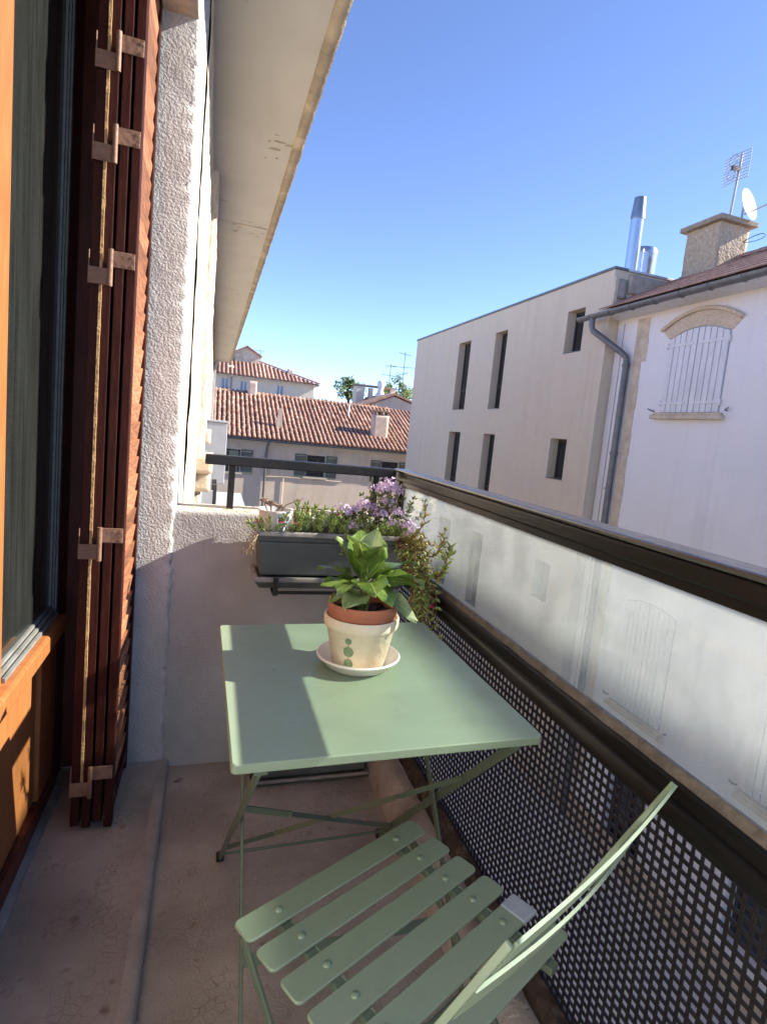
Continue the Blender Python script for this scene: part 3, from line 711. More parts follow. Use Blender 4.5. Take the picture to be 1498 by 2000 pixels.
for (s0, s1, bul) in ((-.004, .050, .007), (.085, .140, .014)):
    m = MB(); n = 20; vs = []
    for i in range(n + 1):
        t = i / n; b = bul * sin(pi * t); c = V((-.004 + .406 * t, 0, 0))
        for (s_, th) in ((s0, 0), (s1, 0), (s1, .004), (s0, .004)):
            e = (.016 * (1 - sin(pi * t)) if False else 0)
            vs.append(T0 + ld * s_ + bn * (b + th + .002) + c)
    m.add(vs, [(i * 4 + j, i * 4 + (j + 1) % 4, (i + 1) * 4 + (j + 1) % 4, (i + 1) * 4 + j) for i in range(n) for j in range(4)] + [(0, 1, 2, 3), tuple(n * 4 + k for k in (3, 2, 1, 0))])
    bk = m.build('back_slat', 'sage', ch, local=True, smooth=40)

# ================================================================== pot on the table
PC = V((.333, 1.212, TH))
sc_ = MB().lathe([(0, 0), (.066, 0), (.072, .004), (.085, .020), (.091, .0225), (.0925, .0255), (.090, .0285), (.085, .0265), (.070, .0075), (.064, .0055), (0, .0055)], (0, 0, 0), 56).build('saucer', 'saucer_white', smooth=50)
sc_.location = PC + V((0, 0, .0003)); tag(sc_, 'round white saucer under the cream pot on the green table', 'saucer')
def rpot(z): return .0575 + (.0745 - .0575) * (z / .083)
cp_ = thing('cream_pot', 'cream clay cover pot painted with green discs on the table', 'pot', PC + V((0, 0, .0062)))
MB().lathe([(0, 0), (.056, 0), (.0575, .002), (.0745, .083), (.0765, .0845), (.0805, .0875), (.0822, .0935), (.0825, .108), (.0805, .1115), (.0765, .1105), (.0755, .107), (.0735, .08), (.055, .006), (0, .006)], n=56).build('pot_body', 'cream_pot', cp_, local=True, smooth=45)
def patch(ac, zc, ra, rz, m=None):
    mb = MB(); n = 22
    pts = [(ac, zc)] + [(ac + ra * cos(2 * pi * k / n) * (1 + .06 * sin(5 * k)), zc + rz * sin(2 * pi * k / n)) for k in range(n)]
    vs = [((rpot(z) + .0007) * cos(a), (rpot(z) + .0007) * sin(a), z) for a, z in pts]
    mb.add(vs, [(0, 1 + k, 1 + (k + 1) % n) for k in range(n)]); return mb
a0 = radians(-124)
for (z, r) in ((.070, .0068), (.045, .0115), (.017, .0110)):
    patch(a0, z, r / .066, r * 1.0).build('painted_disc', 'paint_green', cp_, local=True)
mb = MB()
for (z0, z1) in ((.0565, .0632), (.028, .0335)):
    for da in (-.008, .008): pass
    vs = [((rpot(z) + .0007) * cos(a0 + da), (rpot(z) + .0007) * sin(a0 + da), z) for z in (z0, z1) for da in (-.011, .011)]
    mb.add(vs, [(0, 1, 3, 2)])
mb.build('painted_stem', 'paint_green', cp_, local=True)
tp = thing('terracotta_pot', 'orange terracotta pot of dark soil nested in the cream pot', 'pot', PC + V((0, 0, .0128)))
MB().lathe([(0, 0), (.050, 0), (.0525, .003), (.0690, .092), (.0705, .094), (.0740, .098), (.0765, .128), (.0755, .133), (.0715, .133), (.0700, .129), (.0675, .10), (.05, .006), (0, .006)], n=56).build('pot_body', 'terracotta', tp, local=True, smooth=45)
sm = MB(); vs = []; n = 40
rings = [0, .2, .4, .6, .8, 1.0]
for r in rings:
    for k in range(n):
        a = 2 * pi * k / n; x, y = r * .069 * cos(a), r * .069 * sin(a)
        vs.append((x, y, .112 + .012 * noise.noise(V((x * 60, y * 60, 0))) + .006 * noise.noise(V((x * 160, y * 160, 3)))))
sm.add(vs, [(i * n + k, i * n + (k + 1) % n, (i + 1) * n + (k + 1) % n, (i + 1) * n + k) for i in range(5) for k in range(n)])
sm.build('soil', 'soil', tp, local=True, smooth=60)

# leafy plant
pp = thing('leafy_plant', 'bright green plant with large curling leaves growing in the terracotta pot', 'plant', PC + V((0, 0, .125)))
pp.scale = (.78, .78, .92)
def big_leaf(L, Wd, cup, droop, wave, seed, stalk=.22):
    """leaf surface in local frame: x along, y across, z up"""
    NU, NV = 12, 8; vs = []
    for i in range(NU + 1):
        t = sin(pi / 2 * i / NU)
        w = Wd * max(.07 * (1 - t), sqrt(max(0., 1 - ((t - .60) / .40) ** 2)) if t > stalk else .07)
        for j in range(NV + 1):
            s = j / NV * 2 - 1
            x = L * t - .06 * L * abs(s) ** 2 * (t > .6)
            z = cup * w * s * s - droop * L * t * t + wave * (abs(s) ** 2) * sin(t * 11 + s * 2 + seed) * (t > stalk) + .004 * noise.noise(V((t * 4, s * 2, seed)))
            vs.append(V((x, w * s * .5, z)))
    m = MB(); k = NV + 1
    m.add(vs, [(i * k + j, i * k + j + 1, (i + 1) * k + j + 1, (i + 1) * k + j) for i in range(NU) for j in range(NV)])
    return m
leaves = [  # azimuth deg, elevation deg, length, width, base height, cup, droop, roll, wave, material
    (92, 74, .150, .098, .060, .18, .30, 0, .008, 'leaf_big'),
    (58, 66, .140, .090, .060, .20, .35, -12, .008, 'leaf_big'),
    (128, 68, .145, .092, .060, .18, .35, 14, .009, 'leaf_big'),
    (75, 52, .130, .085, .070, .15, .40, 0, .007, 'leaf_pale'),
    (18, 44, .150, .086, .070, .22, .50, -8, .009, 'leaf_big'),
    (-8, 32, .140, .080, .075, .25, .55, -14, .010, 'leaf_big'),
    (162, 48, .120, .082, .060, .18, .50, 8, .008, 'leaf_big'),
    (-165, 40, .110, .076, .060, .20, .60, 0, .008, 'leaf_big'),
    (-98, 46, .125, .098, .065, .14, .75, 6, .006, 'leaf_big'),
    (-68, 40, .110, .088, .060, .16, .80, -10, .008, 'leaf_big'),
    (-140, 44, .115, .088, .060, .18, .70, 12, .008, 'leaf_big'),
    (-30, 40, .120, .084, .065, .20, .65, 14, .009, 'leaf_big'),
    (-124, 26, .090, .076, .048, .14, .60, -8, .009, 'leaf_pale'),
    (-42, 26, .118, .062, .050, .32, .90, 12, .013, 'leaf_pale'),
    (-85, 74, .095, .070, .095, .40, .35, 30, .010, 'leaf_big'),
    (-120, 78, .105, .074, .090, .38, .30, -25, .010, 'leaf_big'),
    (-50, 72, .100, .070, .090, .42, .35, -40, .011, 'leaf_big'),
    (40, 84, .125, .070, .085, .30, .15, 10, .009, 'leaf_pale'),
    (-172, 18, .085, .056, .050, .20, .50, 0, .008, 'leaf_big'),
    (170, 78, .120, .076, .080, .30, .25, 30, .010, 'leaf_big'),
]
for i, (az, el, L_, w_, bz, cup, dr_, rl_, wv, mm) in enumerate(leaves):
    lf = big_leaf(L_, w_, cup * 1.0, dr_, wv, i * 1.7).build('leaf', mm, pp, smooth=80, local=True)
    lf.rotation_euler = (Matrix.Rotation(radians(az), 3, 'Z') @ Matrix.Rotation(-radians(el), 3, 'Y') @ Matrix.Rotation(radians(rl_), 3, 'X')).to_euler()
    lf.location = V((cos(radians(az)) * .010, sin(radians(az)) * .010, bz - .01))
for (x, y, h) in ((0, 0, .085), (.008, -.006, .07), (-.007, .004, .075)):
    MB().tube([(x, y, -.015), (x * 1.3, y * 1.3, h * .5), (x, y, h)], [.005, .0045, .003], 8).build('stem', 'stem_green', pp, local=True, smooth=60)

# ================================================================== hanging planter box on the end wall
def tapered_box(mb, x0, y0, x1, y1, z0, z1, t):
    return mb.add([(x0 + t, y0 + t, z0), (x1 - t, y0 + t, z0), (x1 - t, y1 - t * .3, z0), (x0 + t, y1 - t * .3, z0), (x0, y0, z1), (x1, y0, z1), (x1, y1, z1), (x0, y1, z1)],
                  [(0, 3, 2, 1), (4, 5, 6, 7), (0, 1, 5, 4), (1, 2, 6, 5), (2, 3, 7, 6), (3, 0, 4, 7)])
def ring(mb, x0, y0, x1, y1, z0, z1, t):
    mb.box(x0, y0, z0, x1, y0 + t, z1).box(x0, y1 - t, z0, x1, y1, z1).box(x0, y0 + t, z0, x0 + t, y1 - t, z1).box(x1 - t, y0 + t, z0, x1, y1 - t, z1)
    return mb
pb = thing('planter_box', 'dark grey plastic flower box hung on the end wall in black brackets', 'planter', (.4, 1.95, .70))
PX0, PX1, PY0, PY1 = .157, .652, 1.872, 2.038
tapered_box(MB(), PX0, PY0, PX1, PY1, .734, .848, .012).build('box', 'planter_dark', pb, bevel=.007, seg=3)
tapered_box(MB(), PX0 - .004, PY0 - .004, PX1 + .004, PY1 + .002, .8485, .864, .002).build('collar', 'planter_dark', pb, bevel=.003)
ring(MB(), PX0 - .012, PY0 - .012, PX1 + .012, PY1 + .004, .8645, .882, .016).build('rim', 'planter_rim', pb, bevel=.005, seg=3)
MB().box(PX0 + .006, PY0 + .006, .8645, PX1 - .006, PY1 - .01, .872).build('soil', 'soil', pb)
tapered_box(MB(), PX0 - .004, PY0 - .004, PX1 + .004, PY1, .692, .716, .016).build('tray', 'planter_dark', pb, bevel=.005, seg=3)
ring(MB(), PX0 - .008, PY0 - .010, PX1 + .008, PY1 + .004, .7165, .7325, .014).build('tray_rim', 'planter_rim', pb, bevel=.004, seg=3)
for x in (.218, .565):
    MB().box(x - .008, PY0 - .0155, .679, x + .008, PY0 - .0115, .733).box(x - .008, PY0 - .0155, .675, x + .008, WY + .008, .679).build('bracket', 'black_paint', pb)
MB().box(.226, PY0 - .013, .6795, .557, PY0 + .002, .6865).build('bracket_bar', 'black_paint', pb)

cupo = thing('white_cup_pot', 'small white pot of a pinkish rosette succulent standing in the flower box', 'pot', (.213, 1.975, .872))
MB().lathe([(0, 0), (.046, 0), (.055, .058), (.058, .060), (.058, .066), (.054, .066), (.05, .05), (0, .05)], n=36).build('cup', 'white_cup', cupo, local=True, smooth=45)
MB().lathe([(0, .0505), (.05, .0505), (.0495, .049)], n=24).build('soil', 'soil', cupo, local=True)
rs = thing('rosette_succulent', 'pinkish rosette succulent with a dried stalk in the small white pot', 'plant', (.205, 1.968, .925))
m = MB()
for (cx, cy, cz, sc) in ((-.012, -.018, .028, 1.0), (-.03, .012, .035, .8), (.02, .01, .018, .7)):
    for k in range(26):
        a = k * 2.399; e = radians(8 + 62 * k / 26); d = V((cos(a) * cos(e), sin(a) * cos(e), sin(e)))
        m.leaf(V((cx, cy, cz)), d, (0, 0, 1), .030 * sc * (1 - .35 * k / 26), .013 * sc, .005)
    m.tube([(cx * .5, cy * .5, -.004), (cx, cy, cz)], .004, 6)
m.build('leaves', 'rosette_pink', rs, local=True)
m = MB().tube([(.02, 0, 0), (.04, -.005, .03), (.066, -.012, .044), (.088, -.016, .052)], [.0022, .002, .0018, .001], 6)
for k in range(10): m.leaf((.066 + .0024 * k, -.013, .045 + .0008 * k), (random.uniform(-.6, 1), random.uniform(-1, 1), random.uniform(-.3, 1)), (0, 0, 1), .015, .006, .003)
m.build('dried_stalk', 'stem_dry', rs, local=True)

def sprig(stems, leaf, p, d, length, n, ll, lw, grav=.0, wob=.25, lean=.75, r=.0016, tip=True, curl=None):
    p, d = V(p), V(d).normalized(); pts = [p.copy()]; step = length / n
    for i in range(n):
        d = (d + V((random.uniform(-wob, wob), random.uniform(-wob, wob), random.uniform(-wob, wob) - grav)) * .5).normalized()
        if curl is not None: d = (d + V(curl) * .12).normalized()
        p = p + d * step; pts.append(p.copy())
        a = random.uniform(0, 6.28)
        u = d.orthogonal().normalized(); w = d.cross(u)
        for q in range(3 if i > 0 else 2):
            b = a + q * 2.1; o_ = (u * cos(b) + w * sin(b))
            leaf.leaf(p, d * lean + o_ * (1 - lean * .45), u, ll * random.uniform(.7, 1.2), lw * random.uniform(.8, 1.15), lw * .8)
    if tip:
        for q in range(3): leaf.leaf(p, d + V((random.uniform(-.5, .5), random.uniform(-.5, .5), random.uniform(-.3, .5))), (0, 0, 1), ll, lw, lw * .8)
    stems.tube(pts, [r * (1 - .5 * i / n) for i in range(n + 1)], 5)
    return p, d
def flower(parent, c, r, n, m, name='flower', up_=(0, 0, 1)):
    f = MB(); up_ = V(up_).normalized()
    for k in range(n):
        a = 2 * pi * k / n + random.uniform(-.1, .1); u = up_.orthogonal().normalized(); w = up_.cross(u)
        f.leaf(c, u * cos(a) + w * sin(a) + up_ * .45, up_, r * random.uniform(.8, 1.1), r * .32, r * .1)
    return f.build(name, m, parent)
def plant(name, label, loc, cat='plant'): return thing(name, label, cat, loc, 0, 'plants growing in the flower box')

# ice plant trailing over the left end
ip = plant('ice_plant', 'ice plant with magenta buds trailing over the left end of the flower box', (.18, 1.90, .872))
S, Lf = MB(), MB(); tips = []
for (x, y, dx, dy, dz, ln) in ((.166, 1.90, -.7, -.3, .75, .05), (.172, 1.885, -.35, -.5, .9, .06), (.19, 1.88, -.1, -.35, 1, .06), (.205, 1.878, .1, -.35, 1, .055), (.225, 1.88, .05, -.3, 1, .065), (.24, 1.885, .3, -.2, 1, .055), (.18, 1.892, -.5, -.2, .9, .05), (.258, 1.89, .2, -.1, 1, .06), (.274, 1.888, .3, -.2, 1, .06)):
    tips.append(sprig(S, Lf, (x, y, .868), (dx, dy, dz), ln, 5, .022, .006, wob=.22, lean=.95))
stuff(S.build('stems', 'stem_green', ip)); stuff(Lf.build('foliage', 'leaf_ice', ip))
for (p, d) in tips[1:8:2]: flower(ip, p, .011, 12, 'petal_magenta', up_=d)
dg = plant('dried_fronds', 'straw-coloured dried fronds hanging off the left corner of the flower box', (.15, 1.87, .86))
S, Lf = MB(), MB()
for k in range(7): sprig(S, Lf, (.155 + random.uniform(-.005, .01), 1.868, .876), (-.5 + random.uniform(-.3, .3), -.5, .35), random.uniform(.05, .085), 6, .015, .003, grav=.9, wob=.3, lean=1.1)
stuff(S.build('stems', 'stem_dry', dg)); stuff(Lf.build('fronds', 'stem_dry', dg))
# upright ice plants in the middle
im = plant('ice_plant', 'clump of upright green ice plant shoots between the white pot and the lilac flowers', (.34, 1.92, .872))
S, Lf = MB(), MB(); tips = []
for k in range(30):
    x = random.uniform(.275, .43); y = random.uniform(1.882, 2.0)
    tips.append(sprig(S, Lf, (x, y, .868), (random.uniform(-.4, .4), random.uniform(-.5, .2), 1), random.uniform(.045, .095), 6, .023, .006, wob=.25, lean=1.0))
stuff(S.build('stems', 'stem_green', im)); stuff(Lf.build('foliage', 'leaf_ice', im))
for (p, d) in (tips[3], tips[11], tips[19], tips[25]): flower(im, p, .010, 12, 'petal_magenta', up_=d)
# low yellow-green fringe along the front of the box
fr_ = plant('stonecrop', 'low yellow-green stonecrop along the front rim below the lilac flowers', (.52, 1.89, .872))
S, Lf = MB(), MB()
for k in range(46):
    sprig(S, Lf, (random.uniform(.43, .645), random.uniform(1.872, 1.93), .866), (random.uniform(-.5, .5), random.uniform(-.7, .1), 1), random.uniform(.03, .07), 6, .017, .005, wob=.3, lean=.9)
stuff(S.build('stems', 'stem_red', fr_)); stuff(Lf.build('foliage', 'leaf_ice', fr_))
# lilac verbena
vb = plant('lilac_flower_plant', 'bushy plant with clusters of small lilac flowers in the flower box corner', (.56, 1.97, .872))
S, Lf = MB(), MB()
for k in range(40):
    x = random.uniform(.43, .65); y = random.uniform(1.92, 2.03); h = .05 + .13 * max(0, min(1, (x - .47) / .1)) * random.uniform(.6, 1)
    sprig(S, Lf, (x, y, .866), (random.uniform(-.35, .35), random.uniform(-.35, .2), 1), h, 9, .016, .007, wob=.35, lean=.5)
stuff(S.build('stems', 'stem_red', vb)); stuff(Lf.build('foliage', 'leaf_verbena', vb))
def cluster(parent, c, R, n, r=.0085):
    f = MB(); c = V(c)
    for k in range(n):
        a = k * 2.399; e = math.acos(1 - 1.35 * (k + .5) / n); d = V((sin(e) * cos(a), sin(e) * sin(a), cos(e)))
        d = (d + V((0, -.45, .1))).normalized(); p = c + V((d.x * R, d.y * R, d.z * R * .7)) * random.uniform(.7, 1.35)
        u = d.orthogonal().normalized(); w = d.cross(u)
        for q in range(5):
            b = 2 * pi * q / 5 + k; f.leaf(p, u * cos(b) + w * sin(b) + d * .35, d, r * random.uniform(.85, 1.2), r * .62, r * .12)
    return f.build('flower_head', 'petal_lilac', parent)
FL = [((.50, 1.925, .975), .024, 22), ((.588, 1.955, .985), .026, 24), ((.662, 1.835, .905), .022, 20), ((.62, 1.93, .955), .022, 20), ((.48, 1.96, .955), .020, 16), ((.436, 1.95, .946), .030, 28), ((.462, 1.90, .905), .026, 26), ((.60, 1.99, 1.035), .040, 44), ((.56, 1.93, .946), .028, 28), ((.535, 1.96, .962), .022, 18), ((.600, 1.90, .918), .018, 16),
      ((.645, 1.88, .918), .028, 28), ((.655, 1.865, .888), .022, 20), ((.565, 1.985, 1.025), .024, 20), ((.635, 2.0, 1.02), .024, 18)]
S = MB()
for (c, R, n) in FL:
    cluster(vb, c, R, n)
    S.tube([(c[0] + .01, c[1] + .02, .87), (c[0] + .004, c[1] + .012, (c[2] + .87) / 2), c], .0016, 5)
stuff(S.build('flower_stalks', 'stem_green', vb))
# trailing sprays against the glass
tr_ = plant('trailing_ice_plant', 'long reddish sprays of ice plant sprawling out of the box against the dirty glass', (.65, 1.86, .872))
S, Lf, Lr = MB(), MB(), MB()
def spray(pts, n, ll, lw, lm, jit=.004):
    P = [V(p) for p in pts]; out = []
    for i in range(n + 1):
        t = i / n * (len(P) - 1); k = min(int(t), len(P) - 2); f = t - k
        out.append(P[k].lerp(P[k + 1], f) + V((random.uniform(-jit, jit), random.uniform(-jit, jit), random.uniform(-jit, jit))))
    S.tube(out, [.0022 * (1 - .6 * i / n) + .0006 for i in range(n + 1)], 5)
    for i in range(1, n + 1):
        d = (out[i] - out[i - 1]).normalized(); u = d.orthogonal().normalized(); w = d.cross(u)
        for q in range(4):
            b = random.uniform(0, 6.28); o_ = u * cos(b) + w * sin(b)
            lm.leaf(out[i], d * .8 + o_ * .7 + V((0, 0, .25)), u, ll * random.uniform(.9, 1.4), lw * 1.55, lw * 1.2)
spray([(.645, 1.87, .875), (.655, 1.80, .90), (.66, 1.755, .955), (.655, 1.75, 1.015)], 14, .016, .0042, Lr)
spray([(.648, 1.86, .875), (.66, 1.75, .86), (.665, 1.66, .86), (.66, 1.60, .90), (.655, 1.565, .955)], 18, .019, .0046, Lr)
spray([(.65, 1.86, .872), (.66, 1.72, .82), (.665, 1.62, .80), (.66, 1.55, .84), (.655, 1.51, .925)], 18, .020, .0046, Lf)
spray([(.66, 1.62, .805), (.66, 1.57, .83), (.65, 1.53, .88), (.652, 1.50, .905)], 12, .020, .0046, Lf)
spray([(.65, 1.84, .875), (.655, 1.78, .85), (.662, 1.70, .84), (.66, 1.63, .815), (.66, 1.58, .81)], 18, .018, .005, Lr)
for k in range(14):
    x = random.uniform(.60, .665); y = 1.855 - random.uniform(0, .10); z0 = .865
    spray([(x, y + .02, z0), (x + .005, y - .03, z0 - .03), (x + .008, y - .09 - random.uniform(0, .09), z0 - .10), (x + .008, y - .12 - random.uniform(0, .12), z0 - .12 - random.uniform(0, .10))], 14, .020, .0058, random.choice((Lf, Lr, Lf)))
for k in range(10):
    x = random.uniform(.60, .66)
    spray([(x, 1.86, .87), (x + .01, 1.80 - random.uniform(0, .08), .875 + random.uniform(-.01, .03)), (x + .012, 1.74 - random.uniform(0, .08), .87 + random.uniform(-.04, .05))], 9, .016, .0045, Lr)
stuff(S.build('stems', 'stem_red', tr_)); stuff(Lf.build('foliage', 'leaf_ice', tr_)); stuff(Lr.build('reddish_foliage', 'leaf_ice_red', tr_))
flower(tr_, V((.655, 1.60, .722)), .009, 12, 'petal_magenta', up_=(-.5, -.8, .2))
# round-leaved variegated trailer
va = plant('variegated_trailer', 'round-leaved pale green trailing plant hanging over the front of the flower box', (.46, 1.86, .872))
S = MB(); vl = []
def vstem(pts, n, r):
    P = [V(p) for p in pts]; out = []
    for i in range(n + 1):
        t = i / n * (len(P) - 1); k = min(int(t), len(P) - 2); out.append(P[k].lerp(P[k + 1], t - k))
    S.tube(out, .0014, 5)
    for i in range(1, n + 1):
        for sgn in (-1, 1):
            vl.append((out[i], V((sgn * random.uniform(.4, 1), random.uniform(-1, -.2), random.uniform(-.2, .8))), r * random.uniform(.7, 1.15)))
vstem([(.44, 1.875, .872), (.425, 1.85, .878), (.415, 1.845, .85), (.42, 1.84, .815)], 7, .016)
vstem([(.46, 1.87, .872), (.44, 1.84, .86), (.45, 1.835, .83)], 5, .015)
vstem([(.62, 1.86, .872), (.625, 1.80, .85), (.63, 1.72, .80), (.625, 1.66, .76)], 9, .017)
vstem([(.60, 1.86, .87), (.60, 1.80, .84), (.605, 1.74, .79), (.62, 1.68, .775)], 8, .017)
vstem([(.64, 1.85, .87), (.645, 1.74, .81), (.64, 1.62, .77)], 8, .016)
stuff(S.build('stems', 'stem_green', va))
disc = MB(); n = 10
disc.add([(0, 0, 0)] + [(.5 + .5 * cos(2 * pi * k / n), .42 * sin(2 * pi * k / n), .10 * sin(2 * pi * k / n) ** 2) for k in range(n)], [(0, 1 + k, 1 + (k + 1) % n) for k in range(n)][:])
disc = MB().add([(.5 + .5 * cos(2 * pi * k / n), .42 * sin(2 * pi * k / n), .12 * abs(sin(2 * pi * k / n))) for k in range(n)] + [(.5, 0, -.02)], [(k, (k + 1) % n, n) for k in range(n)])
disc_me = disc.mesh('leaf', smooth=80)
for (p, d, r) in vl:
    o_ = put('leaf', disc_me, 'leaf_varieg', va, loc=p - va.location)
    o_.rotation_euler = d.to_track_quat('X', 'Z').to_euler(); o_.scale = (r, r, r)

# second planter on the floor under the table
pf = thing('floor_planter', 'dark plastic trough standing on the floor under the table by the end wall', 'planter', (.39, 1.96, 0))
tapered_box(MB(), .186, 1.886, .592, 2.035, .022, .165, .010).build('box', 'planter_dark', pf, bevel=.006)
ring(MB(), .180, 1.880, .596, 2.04, .1655, .180, .013).build('rim', 'planter_rim', pf, bevel=.004)
MB().box(.195, 1.895, .1655, .583, 2.027, .172).build('soil', 'soil', pf)
tapered_box(MB(), .180, 1.876, .594, 2.04, .002, .016, .010).build('tray', 'planter_dark', pf, bevel=.004)
ring(MB(), .178, 1.872, .595, 2.042, .0162, .0265, .010).build('tray_rim', 'planter_rim', pf, bevel=.003)
dp_ = thing('dried_stalk', 'pale dry leaf blade hanging over the front of the floor trough', 'plant', (.47, 1.87, .17))
MB().bar((.462, 1.89, .19), (.468, 1.868, .185), .008, .001).bar((.468, 1.868, .185), (.474, 1.862, .09), .006, .001, side=(1, 0, 0)).build('blade', 'stem_dry', dp_)
# ================================================================== modern beige building across the street
BX, BY0, BY1, BZ = 7.5, 10.53, 22.85, 4.98
bb = thing('beige_building', 'plain beige rendered modern building with narrow deep-set windows and flat roof', 'building', (BX + 4, 16, GZ))
ops = []
for (y0, y1, tall) in ((17.46, 18.42, 1), (15.0, 15.74, 1), (11.40, 12.08, 0)):
    ops += [(y0, y1, 2.21 if tall else 3.43, 4.38), (y0 + .06, y1 + .06, -.67 if tall else .56, 1.495), (y0 + .06, y1 + .06, -3.55 if tall else -2.3, -1.39)]
w_ = holed(lambda u, z, d: (BX + d, u, z), (BY0, BY1), (GZ, BZ), ops, .27, MB())
w_.add([(BX, BY0, GZ), (19, BY0, GZ), (19, BY0, BZ), (BX, BY0, BZ)], [(0, 1, 2, 3)])
w_.add([(BX, BY1, GZ), (19, BY1, GZ), (19, BY1, BZ), (BX, BY1, BZ)], [(0, 1, 2, 3)])
w_.add([(BX, BY0, BZ), (19, BY0, BZ), (19, BY1, BZ), (BX, BY1, BZ)], [(0, 1, 2, 3)])
w_.add([(19, BY0, GZ), (19, BY1, GZ), (19, BY1, BZ), (19, BY0, BZ)], [(0, 1, 2, 3)])
w_.build('wall', 'render_beige', bb)
MB().box(BX - .03, BY0 - .03, BZ + .003, BX + .30, BY1 + .03, BZ + .055).build('coping', 'zinc', bb, bevel=.006)
MB().box(BX + .302, BY0 - .035, BZ + .003, 19, BY0 + .28, BZ + .050).build('coping', 'alu_light', bb, bevel=.006)
for (y0, y1, z0, z1) in ops:
    x = BX + .27; f = .05
    fr = MB().box(x - .05, y0 + .004, z0 + .004, x, y0 + f, z1 - .004).box(x - .05, y1 - f, z0 + .004, x, y1 - .004, z1 - .004).box(x - .05, y0 + f, z1 - f, x, y1 - f, z1 - .004).box(x - .05, y0 + f, z0 + .004, x, y1 - f, z0 + f)
    if z1 - z0 > 1.2: fr.box(x - .045, y0 + f, z0 + .62, x - .005, y1 - f, z0 + .67)
    fo = fr.build('window', 'frame_dark', bb)
    MB().box(x - .03, y0 + f, z0 + f, x - .02, y1 - f, z1 - f).build('pane', 'window_glass_dark', fo)
    if z1 - z0 > 1.2: pass
    MB().box(BX - .015, y0 + .002, z0 + .002, x - .055, y1 - .002, z0 + .018).build('sill', 'zinc', fo)
# rubble patch of the old party wall above the neighbouring roof
def block(x0, x1, z0, z1, m='stone_grey'):
    weld(rough_box(x0, BY0 - .05, z0, x1, BY0 + .02, z1, .08, .012, 6., 'xXyzZ').build('stone_block', m, bb, smooth=50))
for q in ((7.56, 7.80, 4.42, 4.80), (7.84, 8.9, 4.55, 4.93), (8.95, 9.6, 4.70, 4.94), (7.83, 8.6, 4.20, 4.50), (7.58, 7.79, 4.05, 4.38)): block(*q)
MB().box(BX + .002, BY0 - .07, 3.95, BX + .075, BY0 + .001, 4.84).build('corner_bead', 'stone_pale', bb)
fl = thing('tall_flue', 'tall shiny metal flue pipe with a dark tapered cowl on the beige roof', 'chimney', (8.3, 11.12, BZ))
MB().lathe([(.135, 0), (.135, .16), (.142, .165), (.142, .19), (.135, .195), (.135, 1.32)], n=28).build('pipe', 'galva', fl, local=True, smooth=40)
MB().lathe([(.150, 1.30), (.150, 1.34), (.118, 1.74), (.108, 1.74), (.108, 1.5)], n=28).build('cowl', 'galva_dark', fl, local=True, smooth=40)
f2 = thing('short_flue', 'short wide metal flue with a rounded cap beside the tall flue', 'chimney', (9.0, 11.62, BZ))
MB().lathe([(.27, 0), (.27, .80), (.28, .80), (.28, .88), (.24, .95), (0, .95)], n=32).build('pipe', 'galva', f2, local=True, smooth=40)

# ================================================================== white house
WX = 7.75
wh = thing('white_house', 'white rendered old house with tiled roof, arched shuttered window and grey gutter', 'house', (WX + 3, 2, GZ))
WY0, WY1 = 3.4, BY0 - .01
lows = [(7.9, 8.9, GZ + .05, -4.3), (5.0, 6.0, -5.9, -4.5)]
w_ = holed(lambda u, z, d: (WX + d, u, z), (WY0, WY1), (GZ, 4.0), lows, .25, MB())
w_.add([(WX, WY0, GZ), (11.45, WY0, GZ), (11.45, WY0, 4.0), (9.6, WY0, 5.1), (WX, WY0, 4.0)], [(0, 1, 2, 3, 4)])
w_.add([(11.45, WY0, GZ), (11.45, WY1, GZ), (11.45, WY1, 4.0), (11.45, WY0, 4.0)], [(0, 1, 2, 3)])
w_.build('wall', 'render_white', wh)
for (y0, y1, z0, z1) in lows:
    wi = MB().box(WX + .2, y0, z0, WX + .26, y0 + .07, z1).box(WX + .2, y1 - .07, z0, WX + .26, y1, z1).box(WX + .2, y0 + .07, z1 - .07, WX + .26, y1 - .07, z1).box(WX + .2, (y0 + y1) / 2 - .03, z0, WX + .255, (y0 + y1) / 2 + .03, z1 - .07).build('window', 'frame_dark', wh)
    MB().box(WX + .22, y0 + .07, z0, WX + .235, y1 - .07, z1 - .07).build('pane', 'window_glass_dark', wi)
